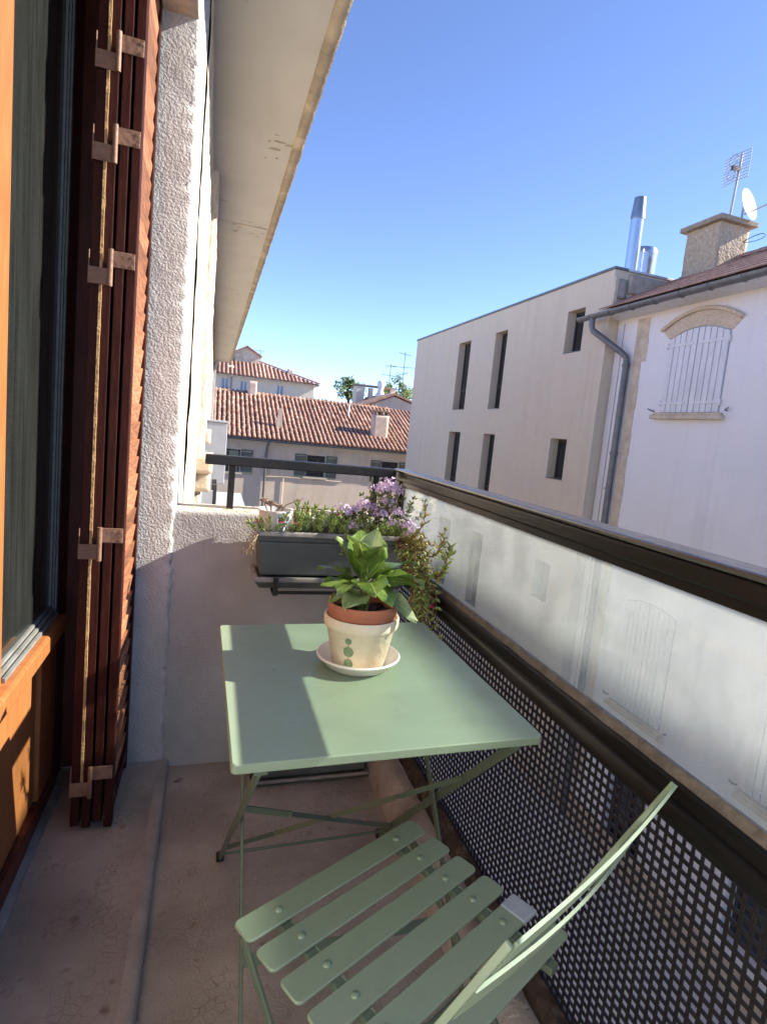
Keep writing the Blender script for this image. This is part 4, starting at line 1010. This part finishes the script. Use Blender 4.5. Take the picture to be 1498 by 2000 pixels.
# stone base course
MB().box(WX - .03, WY0, GZ, WX - .002, WY1, GZ + .5).build('plinth', 'stone_pale', wh)
def arc(y, yc, half, z0, rise): return z0 + rise * (1 - ((y - yc) / half) ** 2)
def shutters(yc, half, z0, z1, rise, arch):
    for s in (-1, 1):
        lf = None; nb_ = 5; bw = half / nb_
        for k in range(nb_):
            a = yc + s * (k * bw + .012); b = yc + s * ((k + 1) * bw - .004)
            ya, yb = min(a, b), max(a, b)
            za, zb = arc(ya, yc, half, z1, rise), arc(yb, yc, half, z1, rise)
            m = MB().prism([(ya, z0), (yb, z0), (yb, zb), (ya, za)], 'x', WX - .028, WX - .004)
            if lf is None: lf = m.build('shutter_leaf', 'white_paint', wh, bevel=.003)
            else: m.build('plank', 'white_paint', lf, bevel=.003)
        for zz in (z0 + .16, z1 - .12):
            a, b = yc + s * .07, yc + s * (half + .02)
            MB().bar((WX - .036, a, zz), (WX - .036, b, zz - .0), .012, .045, side=(1, 0, 0)).build('strap', 'white_paint', lf)
            MB().tube([(WX - .03, b, zz - .05), (WX - .03, b, zz + .05)], .016, 8).build('hinge', 'white_paint', lf)
    # dark rebate behind the shutters so the joints read
    pts = [(yc - half - .02, z0 - .01), (yc + half + .02, z0 - .01)] + [(yc + half * t / 6 + .003 * t, arc(yc + half * t / 6, yc, half, z1, rise) + .02) for t in range(6, -7, -1)]
    MB().prism(pts, 'x', WX - .0035, WX - .001).build('rebate', 'bluish_shade', wh)
    MB().box(WX - .13, yc - half - .14, z0 - .13, WX - .001, yc + half + .14, z0 - .055).box(WX - .10, yc - half - .10, z0 - .054, WX - .001, yc + half + .10, z0 - .012).build('sill', 'stone_pale', wh, bevel=.012)
    if arch:
        n = 5; half2 = half + .16
        for k in range(n):
            m = MB(); vs = []
            for x in (WX - .022, WX - .001):
                for q in range(4):
                    t = -1 + 2 * (k + .006 + (1 - .012) * q / 3) / n; y = yc + half2 * t
                    lo_ = arc(max(yc - half, min(yc + half, yc + half * t * 1.08)), yc, half, z1, rise) + .022
                    vs += [(x, yc + (half + .04) * t, lo_), (x, yc + (half2 + .03) * t, arc(y, yc, half2, z1 + .16, .26))]
            m.add(vs, [(q * 2, q * 2 + 1, q * 2 + 3, q * 2 + 2) for q in range(3)] + [(8 + q * 2, 8 + q * 2 + 2, 8 + q * 2 + 3, 8 + q * 2 + 1) for q in range(3)]
                  + [(q * 2 + 1, 8 + q * 2 + 1, 8 + q * 2 + 3, q * 2 + 3) for q in range(3)] + [(q * 2, q * 2 + 2, 8 + q * 2 + 2, 8 + q * 2) for q in range(3)] + [(0, 8, 9, 1), (6, 7, 15, 14)])
            m.build('voussoir', 'stone_tan', wh)
        pts = [(WX - .05, yc + (half2 + .06) * t / 10, arc(yc + half2 * t / 10, yc, half2, z1 + .19, .26)) for t in range(-10, 11)]
        MB().tube(pts, .035, 8).build('hood_mould', 'stone_tan', wh, smooth=50)
    for s in (-1, 1):
        MB().tube([(WX, yc + s * (half + .17), z0 + .02), (WX - .07, yc + s * (half + .19), z0 + .03), (WX - .08, yc + s * (half + .26), z0 + .06)], .012, 6).build('shutter_catch', 'zinc', wh)
shutters(8.27, .66, 2.11, 3.41, .14, True)
shutters(8.42, .62, -3.5, -1.5, .10, False)
shutters(5.35, .62, -3.5, -1.5, .10, False)
# quoin strip
z = GZ + .95; k = 0
while z < 3.9:
    h = .46; zt = min(z + h, 3.93)
    MB().box(WX - .014, 9.66 - (.02 if k % 2 else 0) - (.1 if z > 2.9 else 0), z, WX - .001, 9.90, zt - .006).build('quoin', 'stone_pale', wh, bevel=.006); z += h; k += 1
MB().box(WX - .012, 10.30, GZ, WX - .001, 10.315, 3.9).build('joint_strip', 'bluish_shade', wh)
# eaves, gutter, downpipe
MB().prism([(7.30, 4.03), (WX + .0, 3.985), (WX + .0, 4.20), (7.30, 4.06)], 'y', WY0, WY1).build('eave_board', 'white_paint', wh)
GX, GZ2 = 7.245, 4.055
g = MB(); vs = []; ang = [pi * (1.0 + k / 10) for k in range(11)]
for y in (WY0, 11.20):
    for r in (.085, .078):
        for a in ang: vs.append((GX + r * cos(a), y, GZ2 + r * sin(a)))
fs_ = []
for k in range(10): fs_ += [(k, k + 1, 22 + k + 1, 22 + k), (11 + k, 33 + k, 33 + k + 1, 11 + k + 1), (22 + k, 22 + k + 1, 33 + k + 1, 33 + k)]
fs_ += [(0, 22, 33, 11), (10, 21, 43, 32)]
g.add(vs, fs_); g.add([(GX + .085 * cos(a), 11.20, GZ2 + .085 * sin(a)) for a in ang], [tuple(range(11))])
gt = g.build('gutter', 'zinc', wh, smooth=50)
for k in range(14):
    y = 10.75 - k * .62
    MB().tube([(GX + .090 * cos(a), y, GZ2 + .090 * sin(a)) for a in ang], .012, 6).build('gutter_bracket', 'zinc', gt)
dpo = MB().tube([(GX, 10.72, 3.98), (GX, 10.72, 3.86), (GX + .02, 10.68, 3.74), (7.60, 10.12, 3.30), (7.66, 10.02, 3.20), (7.668, 10.0, 3.08), (7.668, 10.0, GZ)], .062, 14).build('downpipe', 'zinc', wh, smooth=60)
for z in (3.0, 1.25, -.35, -2.2): MB().tube([(7.668, 10.0, z), (7.668, 10.0, z + .07)], .074, 14).build('collar', 'zinc', dpo, smooth=50)
MB().tube([(WX, 10.22, .55), (WX - .10, 10.22, .55), (WX - .12, 10.26, .57)], .018, 6).build('wall_hook', 'white_paint', wh)
# roof
TP = .51; RXE, RZE, RXR = 7.235, 4.10, 9.6
def rz(x): return RZE + (x - RXE) * TP
MB().add([(RXE, WY0 - .2, rz(RXE)), (RXR, WY0 - .2, rz(RXR)), (RXR, WY1, rz(RXR)), (RXE, WY1, rz(RXE)), (12.0, WY0 - .2, rz(RXR) - 2.4 * TP), (12.0, WY1, rz(RXR) - 2.4 * TP)],
         [(0, 1, 2, 3), (1, 4, 5, 2)]).build('roof', 'tile_flat', wh)
an = math.atan(TP)
tile_me = MB().box(-.20, -.108, -.012, .20, .108, .012).mesh('roof_tile')
y = 10.40; c = 0
while y > 3.6:
    for r in range(8):
        x = RXE + .16 + r * .31
        t_ = put('roof_tile', tile_me, 'tile_flat', wh, loc=V((x, y + (.11 if r % 2 else 0), rz(x) + .028)) - wh.location)
        t_.rotation_euler = (random.uniform(-.02, .02), -an + .05 + random.uniform(-.01, .01), random.uniform(-.02, .02))
    y -= .222
bigt = MB()
while y > WY0:
    for r in range(8):
        x = RXE + .16 + r * .31; bigt.obox((x, y + (.11 if r % 2 else 0), rz(x) + .028), V((cos(an), 0, sin(an))) * .2, (0, .108, 0), V((-sin(an), 0, cos(an))) * .012)
    y -= .222
stuff(bigt.build('roof_tiles', 'tile_flat', wh))
yy = 10.3
rt_me = MB().add([(.12 * cos(pi * k / 6), j * .4 - .2, .10 * sin(pi * k / 6)) for j in (0, 1) for k in range(7)], [(k, k + 1, 8 + k, 7 + k) for k in range(6)]).mesh('ridge_tile', smooth=60)
while yy > 5:
    put('ridge_tile', rt_me, 'tile_flat', wh, loc=V((RXR, yy, rz(RXR))) - wh.location, rot=(.03, 0, 0)); yy -= .37
chm = MB()
cs = rough_box(9.0, 9.50, 4.6, 9.72, 10.36, 5.93, .06, .012, 9., 'xXyYz').build('chimney_stack', 'roughcast', wh, smooth=60); weld(cs)
MB().box(8.89, 9.39, 5.925, 9.83, 10.47, 6.025).build('chimney_cap', 'stone_cap', cs, bevel=.015)

# ------------------------------------------------------------------ added house out of view, ridge raised to shade the balcony floor
th = thing('added_shade_house', 'unseen tall house added beside the white house to shade the balcony floor', 'house', (WX + 3, -4, GZ))
t_ops = [(y, y + 1.1, z, z + 1.7) for y in (.9, -2.4, -5.7) for z in (-5.2, -1.9, 1.4)]
w_ = holed(lambda u, z, d: (WX + d, u, z), (-13, 3.38), (GZ, 5.1), t_ops, .2, MB())
w_.add([(WX, 3.38, GZ), (11.45, 3.38, GZ), (11.45, 3.38, 5.1), (9.6, 3.38, 6.2), (WX, 3.38, 5.1)], [(0, 1, 2, 3, 4)])
w_.add([(WX, -13, GZ), (11.45, -13, GZ), (11.45, -13, 5.1), (9.6, -13, 6.2), (WX, -13, 5.1)], [(0, 1, 2, 3, 4)]).build('wall', 'render_white', th)
for (y0, y1, z0, z1) in t_ops:
    for (a, b) in ((y0, (y0 + y1) / 2 - .005), ((y0 + y1) / 2 + .005, y1)):
        MB().box(WX + .05, a, z0, WX + .09, b, z1).build('shutter', 'white_paint', th)
MB().add([(7.35, -13.2, 5.05), (9.6, -13.2, 6.31), (9.6, 3.45, 6.31), (7.35, 3.45, 5.05), (11.9, -13.2, 5.05), (11.9, 3.45, 5.05)], [(0, 1, 2, 3), (1, 4, 5, 2)]).build('roof', 'tile_flat', th)
# aerial and dish on the chimney
an_ = thing('tv_antenna', 'grid television aerial on a thin mast above the stone chimney', 'antenna', (9.3, 9.62, 6.03))
MB().tube([(9.3, 9.62, 6.03), (9.3, 9.55, 7.24)], .022, 8).build('mast', 'antenna', an_, smooth=50)
ag = MB()
for s, z0, z1, off in ((1, 6.97, 7.20, -.08), (-1, 6.70, 6.93, -.08)):
    for k in range(5):
        z = z0 + (z1 - z0) * k / 4; ag.tube([(9.3 + off, 9.55 - .30, z), (9.3 + off - .04, 9.55, z), (9.3 + off, 9.55 + .30, z)], .007, 5)
    for y in (-.30, -.16, .0, .16, .30): ag.tube([(9.3 + off - (.04 if y == 0 else .02 if abs(y) < .2 else 0), 9.55 + y, z0), (9.3 + off - (.04 if y == 0 else .02 if abs(y) < .2 else 0), 9.55 + y, z1)], .007, 5)
ag.build('reflector_grid', 'antenna', an_)
for z in (6.82, 7.08):
    MB().tube([(9.14, 9.62 + .10 * cos(t * pi / 8) - .05, z + .10 * sin(t * pi / 8)) for t in range(17)], .009, 6).build('dipole_loop', 'antenna', an_)
MB().box(9.12, 9.53, 6.91, 9.30, 9.59, 6.98).build('junction_box', 'frame_dark', an_)
ds = thing('satellite_dish', 'white satellite dish seen almost edge-on on the stone chimney', 'satellite dish', (9.45, 9.42, 6.03))
dm = MB(); prof_ = [(.02, .0), (.12, .012), (.22, .045), (.30, .085), (.305, .09), (.30, .094), (.2, .05), (.0, .01)]
dm.lathe(prof_, n=30)
do = dm.build('reflector', 'dish', ds, local=True, smooth=60)
do.rotation_euler = V((.30, -.92, .25)).to_track_quat('Z', 'Y').to_euler(); do.location = (0, .02, .23)
MB().tube([(0, .05, 0), (0, .05, .23)], .02, 8).build('stand', 'antenna', ds, local=True)
MB().tube([(.0, 0, .08), (.12, -.36, .16), (.14, -.43, .22)], .014, 6).build('feed_arm', 'antenna', ds, local=True)
MB().box(.11, -.50, .19, .18, -.42, .29).build('feed_horn', 'stone_cap', ds, local=True)
MB().tube([(9.55 + .02 * sin(t * .5), 9.3 + .24 * cos(t * pi / 12) - .12, 5.62 + .05 * sin(t * pi / 12)) for t in range(37)], .007, 5).build('cable_coil', 'wire', ds)

# ================================================================== tiled house closing the view
FY = 26.
fh = thing('tiled_house', 'low ochre house with broad canal tile roof and green shutters at the street end', 'house', (4, FY, GZ))
fops = [(3.98, 4.80, -1.02, -.08), (.20, 1.16, -1.05, -.10), (3.92, 4.86, -3.7, -2.44), (.30, 1.26, -3.7, -2.40), (7.4, 8.2, -1.02, -.08)]
w_ = holed(lambda u, z, d: (u, FY + d, z), (-6, 13), (GZ, .40), fops, .22, MB())
w_.add([(-6, FY, GZ), (-6, 36.5, GZ), (-6, 36.5, .4), (-6, 31, 2.3), (-6, FY, .4)], [(0, 1, 2, 3, 4)]).add([(13, FY, GZ), (13, 36.5, GZ), (13, 36.5, .4), (13, 31, 2.3), (13, FY, .4)], [(0, 1, 2, 3, 4)])
w_.build('wall', 'far_wall', fh)
for i, (x0, x1, z0, z1) in enumerate(fops):
    fo = MB().box(x0, FY + .15, z0, x0 + .06, FY + .22, z1).box(x1 - .06, FY + .15, z0, x1, FY + .22, z1).box(x0 + .06, FY + .15, z1 - .06, x1 - .06, FY + .22, z1).box((x0 + x1) / 2 - .035, FY + .15, z0, (x0 + x1) / 2 + .035, FY + .22, z1 - .06).build('window', 'frame_dark', fh)
    MB().box(x0 + .06, FY + .19, z0, x1 - .06, FY + .20, z1 - .06).build('pane', 'window_glass_dark', fo)
    sp = MB().box(x0 - .10, FY - .012, z0 - .10, x0, FY - .002, z1 + .10).box(x1, FY - .012, z0 - .10, x1 + .10, FY - .002, z1 + .10).box(x0, FY - .012, z1, x1, FY - .002, z1 + .10)
    sp.build('surround', 'far_wall_b', fh)
    MB().box(x0 - .12, FY - .06, z0 - .09, x1 + .12, FY - .013, z0 - .02).build('sill', 'far_wall_b', fh)
    if z1 > -1:
        for s in (-1, 1):
            a = x0 - .52 if s < 0 else x1 + .03; b = a + .49
            lf = MB().box(a, FY - .05, z0 - .03, a + .05, FY - .018, z1 + .03).box(b - .05, FY - .05, z0 - .03, b, FY - .018, z1 + .03).box(a + .05, FY - .05, z1 - .03, b - .05, FY - .018, z1 + .03).box(a + .05, FY - .05, z0 - .03, b - .05, FY - .018, z0 + .03).box(a + .05, FY - .05, (z0 + z1) / 2 - .03, b - .05, FY - .018, (z0 + z1) / 2 + .03).build('shutter', 'shutter_green', fh)
            lv = MB(); z = z0 + .05
            while z < z1 - .05: lv.obox(((a + b) / 2, FY - .032, z), (.195, 0, 0), (0, .012, .016), (0, .002, -.002)); z += .05
            lv.build('louvres', 'shutter_green', lf)
MB().box(-6.1, FY - .22, .33, 13, FY - .001, .40).build('cornice', 'stone_pale', fh)
MB().box(-6.1, FY - .10, .22, 13, FY - .001, .33).build('cornice', 'far_wall_b', fh)
MB().tube([(-6.1, FY - .30, .40), (13, FY - .30, .40)], .06, 10).build('gutter', 'zinc', fh, smooth=50)
MB().tube([(2.30, FY - .28, .38), (2.25, FY - .10, .15), (2.22, FY - .07, -.3), (2.22, FY - .07, GZ)], .05, 10).build('downpipe', 'zinc', fh, smooth=50)
MB().tube([(2.30, FY - .03, -1.15), (3.2, FY - .03, -1.12), (5.6, FY - .03, -1.16)], .018, 5).tube([(3.02, FY - .03, -1.15), (3.02, FY - .03, -4)], .018, 5).build('cable', 'far_wall_b', fh)
# roof with canal tiles
EY, EZ, KY, KZ = FY - .36, .44, 31.0, 2.50
sl_ = V((0, KY - EY, KZ - EZ)); SL = sl_.length; sd_ = sl_ / SL; sn = V((0, -sd_.z, sd_.y))
MB().add([(-6.2, EY, EZ), (13.2, EY, EZ), (13.2, KY, KZ), (-6.2, KY, KZ), (-6.2, 36.6, .44), (13.2, 36.6, .44)], [(0, 1, 2, 3), (3, 2, 5, 4)]).build('roof', 'tile_deck', fh)
def canal(mb, o_, d, n_, x_, L_, r0, r1):
    vs = []
    for (t, r) in ((0, r0), (L_, r1)):
        for k in range(6): a = pi * k / 5; vs.append(o_ + d * t + x_ * (r * cos(a)) + n_ * (r * sin(a) * .9))
    mb.add(vs, [(k, k + 1, 7 + k, 6 + k) for k in range(5)] + [(0, 5, 4, 3, 2, 1)])
ct = MB(); canal(ct, V((0, 0, 0)), sd_, sn, V((1, 0, 0)), .42, .080, .066)
ct_me = ct.mesh('canal_tile', smooth=60)
spots = []
x = -1.0; PITT = .205
while x < 9.0:
    s = 0.
    while s < SL - .2: spots.append((x, s)); s += .345
    x += PITT
spots.sort(key=lambda q: (q[1] > 2.3, abs(q[0] - 4.2)))
rest = MB()
for i, (x, s) in enumerate(spots):
    jx, jz = random.uniform(-.012, .012), random.uniform(0, .012)
    p = V((x + jx, EY, EZ)) + sd_ * s + sn * (.012 + jz)
    if i < 300: put('canal_tile', ct_me, 'tile', fh, loc=p - fh.location, rot=(random.uniform(-.02, .02), 0, random.uniform(-.03, .03)))
    else: canal(rest, p, sd_, sn, V((1, 0, 0)), .42, .080, .066)
for x in [-6.1 + PITT * k for k in range(25)] + [9.05 + PITT * k for k in range(20)]:
    canal(rest, V((x, EY, EZ)) + sn * .012, sd_, sn, V((1, 0, 0)), SL, .078, .072)
stuff(rest.build('canal_tiles', 'tile', fh, smooth=60))
x = -1.2; rg = MB()
while x < 9:
    canal(rg, V((x, KY, KZ - .02)), V((1, 0, 0)), V((0, 0, 1)), V((0, 1, 0)), .42, .12, .10); x += .38
rg.build('ridge_tiles', 'tile', fh, smooth=60)
def chimney(parent, x, y, z0, z1, w, d, cap=True, m='chimney_render'):
    c = weld(rough_box(x - w / 2, y - d / 2, z0, x + w / 2, y + d / 2, z1, .12, .01, 5., 'xXyYzZ').build('chimney', m, parent, smooth=50))
    if cap:
        MB().box(x - w / 2 - .04, y - d / 2 - .04, z1 + .16, x + w / 2 + .04, y + d / 2 + .04, z1 + .21).build('cap', 'stone_cap', c)
        for s in (-1, 0, 1): MB().box(x + s * (w / 2 - .06) - .05, y - d / 2 + .02, z1, x + s * (w / 2 - .06) + .05, y + d / 2 - .02, z1 + .16).build('cap_pier', 'stone_cap', c)
    return c
chimney(fh, 7.45, 27.2, .6, 2.02, .74, .5)
chimney(fh, 1.75, 30.9, 2.1, 3.1, .42, .42, False)
v_ = MB().add([(2.62, 26.9, .75), (2.96, 26.9, .75), (2.96, 27.2, .75), (2.62, 27.2, .75), (2.73, 26.98, 1.85), (2.85, 26.98, 1.85), (2.85, 27.1, 1.85), (2.73, 27.1, 1.85)], [(0, 1, 5, 4), (1, 2, 6, 5), (2, 3, 7, 6), (3, 0, 4, 7), (4, 5, 6, 7)]).build('roof_vent', 'chimney_render', fh)
MB().box(2.4, 26.8, .80, 3.0, 26.88, .88).build('vent_flashing', 'dish', fh)
MB().tube([(6.35, 29.2, 1.8), (6.35, 29.2, 2.45)], .045, 8).build('vent_pipe', 'dish', fh)
MB().tube([(4.4, 29, 1.95), (6.2, 29.1, 2.5), (7.4, 27.3, 2.15)], .010, 5).build('cable', 'wire', fh)

# ================================================================== houses further off
hb = thing('far_villa', 'pale villa with hipped red roof and small roof tower beyond the tiled house', 'house', (2, 45, GZ))
hops = [(.37, .92, 2.98, 3.93), (1.66, 2.20, 2.93, 3.86), (4.24, 4.80, 2.95, 3.88), (-1.4, -.85, 2.98, 3.93)]
w_ = holed(lambda u, z, d: (u, 45 + d, z), (-8, 7.0), (GZ, 4.12), hops, .15, MB())
w_.add([(7, 45, GZ), (7, 53, GZ), (7, 53, 4.12), (7, 45, 4.12)], [(0, 1, 2, 3)]).build('wall', 'far_wall_b', hb)
for (x0, x1, z0, z1) in hops:
    fo = MB().box(x0, 45.08, z0, x0 + .06, 45.14, z1).box(x1 - .06, 45.08, z0, x1, 45.14, z1).box((x0 + x1) / 2 - .03, 45.08, z0, (x0 + x1) / 2 + .03, 45.14, z1).build('window', 'dish', hb)
    MB().box(x0 + .06, 45.12, z0, x1 - .06, 45.13, z1).build('pane', 'bluish_shade', fo)
    MB().box(x0 - .02, 44.94, z0 - .02, x1 + .02, 45.0 - .002, z0 + .28).build('guard', 'shutter_green', fo)
MB().box(-8.2, 44.7, 4.12, 7.3, 53.2, 4.22).build('cornice', 'stone_pale', hb)
MB().tube([(1.05, 44.95, 4.1), (1.05, 44.95, GZ)], .04, 6).build('downpipe', 'zinc', hb)
hv = [(-8.3, 44.6, 4.23), (7.4, 44.6, 4.23), (7.4, 53.3, 4.23), (-8.3, 53.3, 4.23), (-8.3, 49, 5.75), (3.0, 49, 5.75)]
ro = MB().add(hv, [(0, 1, 5, 4), (1, 2, 5), (2, 3, 4, 5), (0, 4, 3)]).build('roof', 'tile', hb)
rr = MB(); x = -3.0
while x < 7.35:
    f = 1.0 if x < 3.0 else max(.03, (7.4 - x) / 4.4)
    a = V((x, 44.6, 4.25)); b = a + (V((x, 49, 5.77)) - a) * f; d = (b - a)
    canal(rr, a, d.normalized(), V((0, -.33, .94)), V((1, 0, 0)), d.length, .10, .10); x += .29
stuff(rr.build('canal_tiles', 'tile', ro, smooth=60))
canal_ = MB(); d = V((3.0, 49, 5.80)) - V((7.4, 44.6, 4.28)); canal(canal_, V((7.4, 44.6, 4.28)), d.normalized(), V((0, 0, 1)), V((.7, .7, 0)), d.length, .14, .14); canal_.build('hip_tiles', 'tile', ro)
tw = MB().box(1.25, 48.2, 4.8, 3.05, 50.2, 6.25).add([(1.25, 48.2, 6.25), (3.05, 48.2, 6.25), (2.15, 48.2, 6.75)], [(0, 1, 2)]).build('roof_tower', 'stone_pale', hb)
MB().add([(1.0, 48.0, 6.14), (2.15, 48.0, 6.80), (2.15, 50.4, 6.80), (1.0, 50.4, 6.14), (3.3, 48.0, 6.14), (3.3, 50.4, 6.14), (1.0, 48.0, 6.08), (2.15, 48.0, 6.72), (3.3, 48.0, 6.08), (1.0, 50.4, 6.08), (3.3, 50.4, 6.08)],
         [(0, 1, 2, 3), (1, 4, 5, 2), (0, 6, 7, 1), (1, 7, 8, 4), (0, 3, 9, 6), (4, 8, 10, 5), (6, 9, 10, 8, 7)]).build('tower_roof', 'tile', tw)
MB().box(.35, 48.0, 4.9, 1.2, 49.4, 6.0).build('roof_hut', 'zinc', hb)
chimney(hb, 5.35, 46.6, 4.4, 5.3, .42, .42, False, 'far_wall_b'); chimney(hb, .95, 46.5, 4.6, 5.0, .5, .4, False, 'far_wall_b')
for x in (6.0, 6.4, 6.75): MB().tube([(x, 46, 4.3), (x, 46, 4.75)], .06, 6).build('roof_pipe', 'far_wall_b', hb)

gh = thing('gabled_shed', 'small gabled rooftop with plastered pediment beside the beige building', 'house', (10, 33, 0))
MB().prism([(7.9, 0), (13, 0), (13, 2.4), (9.75, 3.36), (7.9, 2.55)], 'y', 33, 38).build('gable_wall', 'far_wall', gh)
MB().prism([(7.6, 2.45), (9.75, 3.42), (13.2, 2.40), (13.2, 2.50), (9.75, 3.54), (7.6, 2.57)], 'y', 32.85, 38).build('roof', 'tile', gh)
tc_ = thing('roof_terrace', 'square rooftop terrace shelter of pale piers beyond the tiled roof', 'terrace', (9.3, 37, 2))
MB().box(8.25, 36.2, 0, 8.75, 37.2, 3.95).build('pier', 'far_wall_b', tc_); MB().box(9.05, 36.2, 0, 10.75, 37.2, 3.35).build('parapet', 'far_wall', tc_)
MB().box(10.45, 36.2, 3.35, 10.75, 36.5, 4.0).build('pier', 'far_wall_b', tc_); MB().box(9.05, 36.2, 3.35, 9.3, 36.5, 3.9).build('pier', 'far_wall_b', tc_)
MB().box(8.2, 36.15, 4.0, 10.8, 37.25, 4.07).build('slab', 'stone_cap', tc_)
wv = thing('roof_ventilator', 'white bulbous ventilator on the rooftop terrace', 'ventilator', (9.75, 36.1, 3.3))
MB().lathe([(.30, 0), (.30, .25), (.20, .40), (.16, .60), (.22, .78), (.24, .95), (.18, 1.10), (0, 1.15)], n=20).build('body', 'dish', wv, local=True, smooth=60)
def aerial(x, y, z0, z1, bars, label):
    t = thing('roof_aerial', label, 'antenna', (x, y, z0), 0, 'thin aerials on the far roofs')
    MB().tube([(x, y, z0), (x, y, z1)], .022, 6).build('mast', 'wire', t)
    for (zf, w, tilt) in bars:
        z = z0 + (z1 - z0) * zf; b = MB().tube([(x - w, y, z - tilt), (x + w, y, z + tilt)], .014, 5)
        for k in range(7): xx = x - w + 2 * w * k / 6; zz = z - tilt + 2 * tilt * k / 6; b.tube([(xx, y - .18, zz - .06), (xx, y + .18, zz + .06)], .009, 4)
        b.build('crossbar', 'wire', t)
aerial(10.35, 36.4, 3.0, 5.55, ((.95, .35, .03), (.72, .5, 0)), 'shorter thin roof aerial left of the taller one near the beige building')
aerial(11.1, 36.0, 3.0, 6.35, ((.96, .4, -.05), (.72, .75, .05), (.6, .3, .1)), 'taller thin roof aerial with long crossbars next to the beige building')
aerial(3.15, 48, 5.0, 6.6, ((.95, .3, 0), (.3, .4, 0)), 'small aerial right beside the roof tower of the far villa')

def tree(x, y, z0, zc, R, Rz, label, n=1500):
    t = thing('tree', label, 'tree', (x, y, z0), 0, 'trees beyond the tiled roof')
    tk = MB().tube([(x, y, z0), (x + .1, y, (z0 + zc) / 2), (x, y, zc)], [.22, .16, .07], 8)
    for k in range(7):
        a = k * 2.4; tk.tube([(x, y, zc - Rz * .8), (x + R * .4 * cos(a), y + R * .4 * sin(a), zc - Rz * .1), (x + R * .75 * cos(a), y + R * .75 * sin(a), zc + Rz * .35 * sin(k))], [.06, .04, .015], 5)
    tk.build('trunk', 'bark', t, smooth=60)
    cr = MB(); cl = []
    for k in range(26):
        d = V((random.gauss(0, 1), random.gauss(0, 1), random.gauss(0, 1))).normalized() * random.uniform(.35, .95); cl.append((V((x + d.x * R, y + d.y * R, zc + d.z * Rz)), random.uniform(.18, .38) * R))
    for k in range(n):
        c, r = random.choice(cl); d = V((random.gauss(0, 1), random.gauss(0, 1), random.gauss(0, 1))).normalized() * r * random.uniform(.4, 1.1)
        p = c + d; u = V((random.uniform(-1, 1), random.uniform(-1, 1), random.uniform(-1, 1))).normalized(); w = u.orthogonal().normalized(); s = random.uniform(.06, .12)
        cr.add([p - u * s, p + w * s * .6, p + u * s, p - w * s * .6], [(0, 1, 2, 3)])
    stuff(cr.build('crown', 'tree_leaf', t))
tree(8.6, 40, GZ, 3.85, 1.0, .95, 'green tree crown left of the rooftop terrace')
tree(12.0, 40, GZ, 4.0, 1.3, 1.25, 'larger green tree crown beside the beige building', 2200)
tree(7.4, 47, GZ, 2.9, 1.1, .8, 'low distant tree top left of the terrace, behind the tiled ridge', 900)
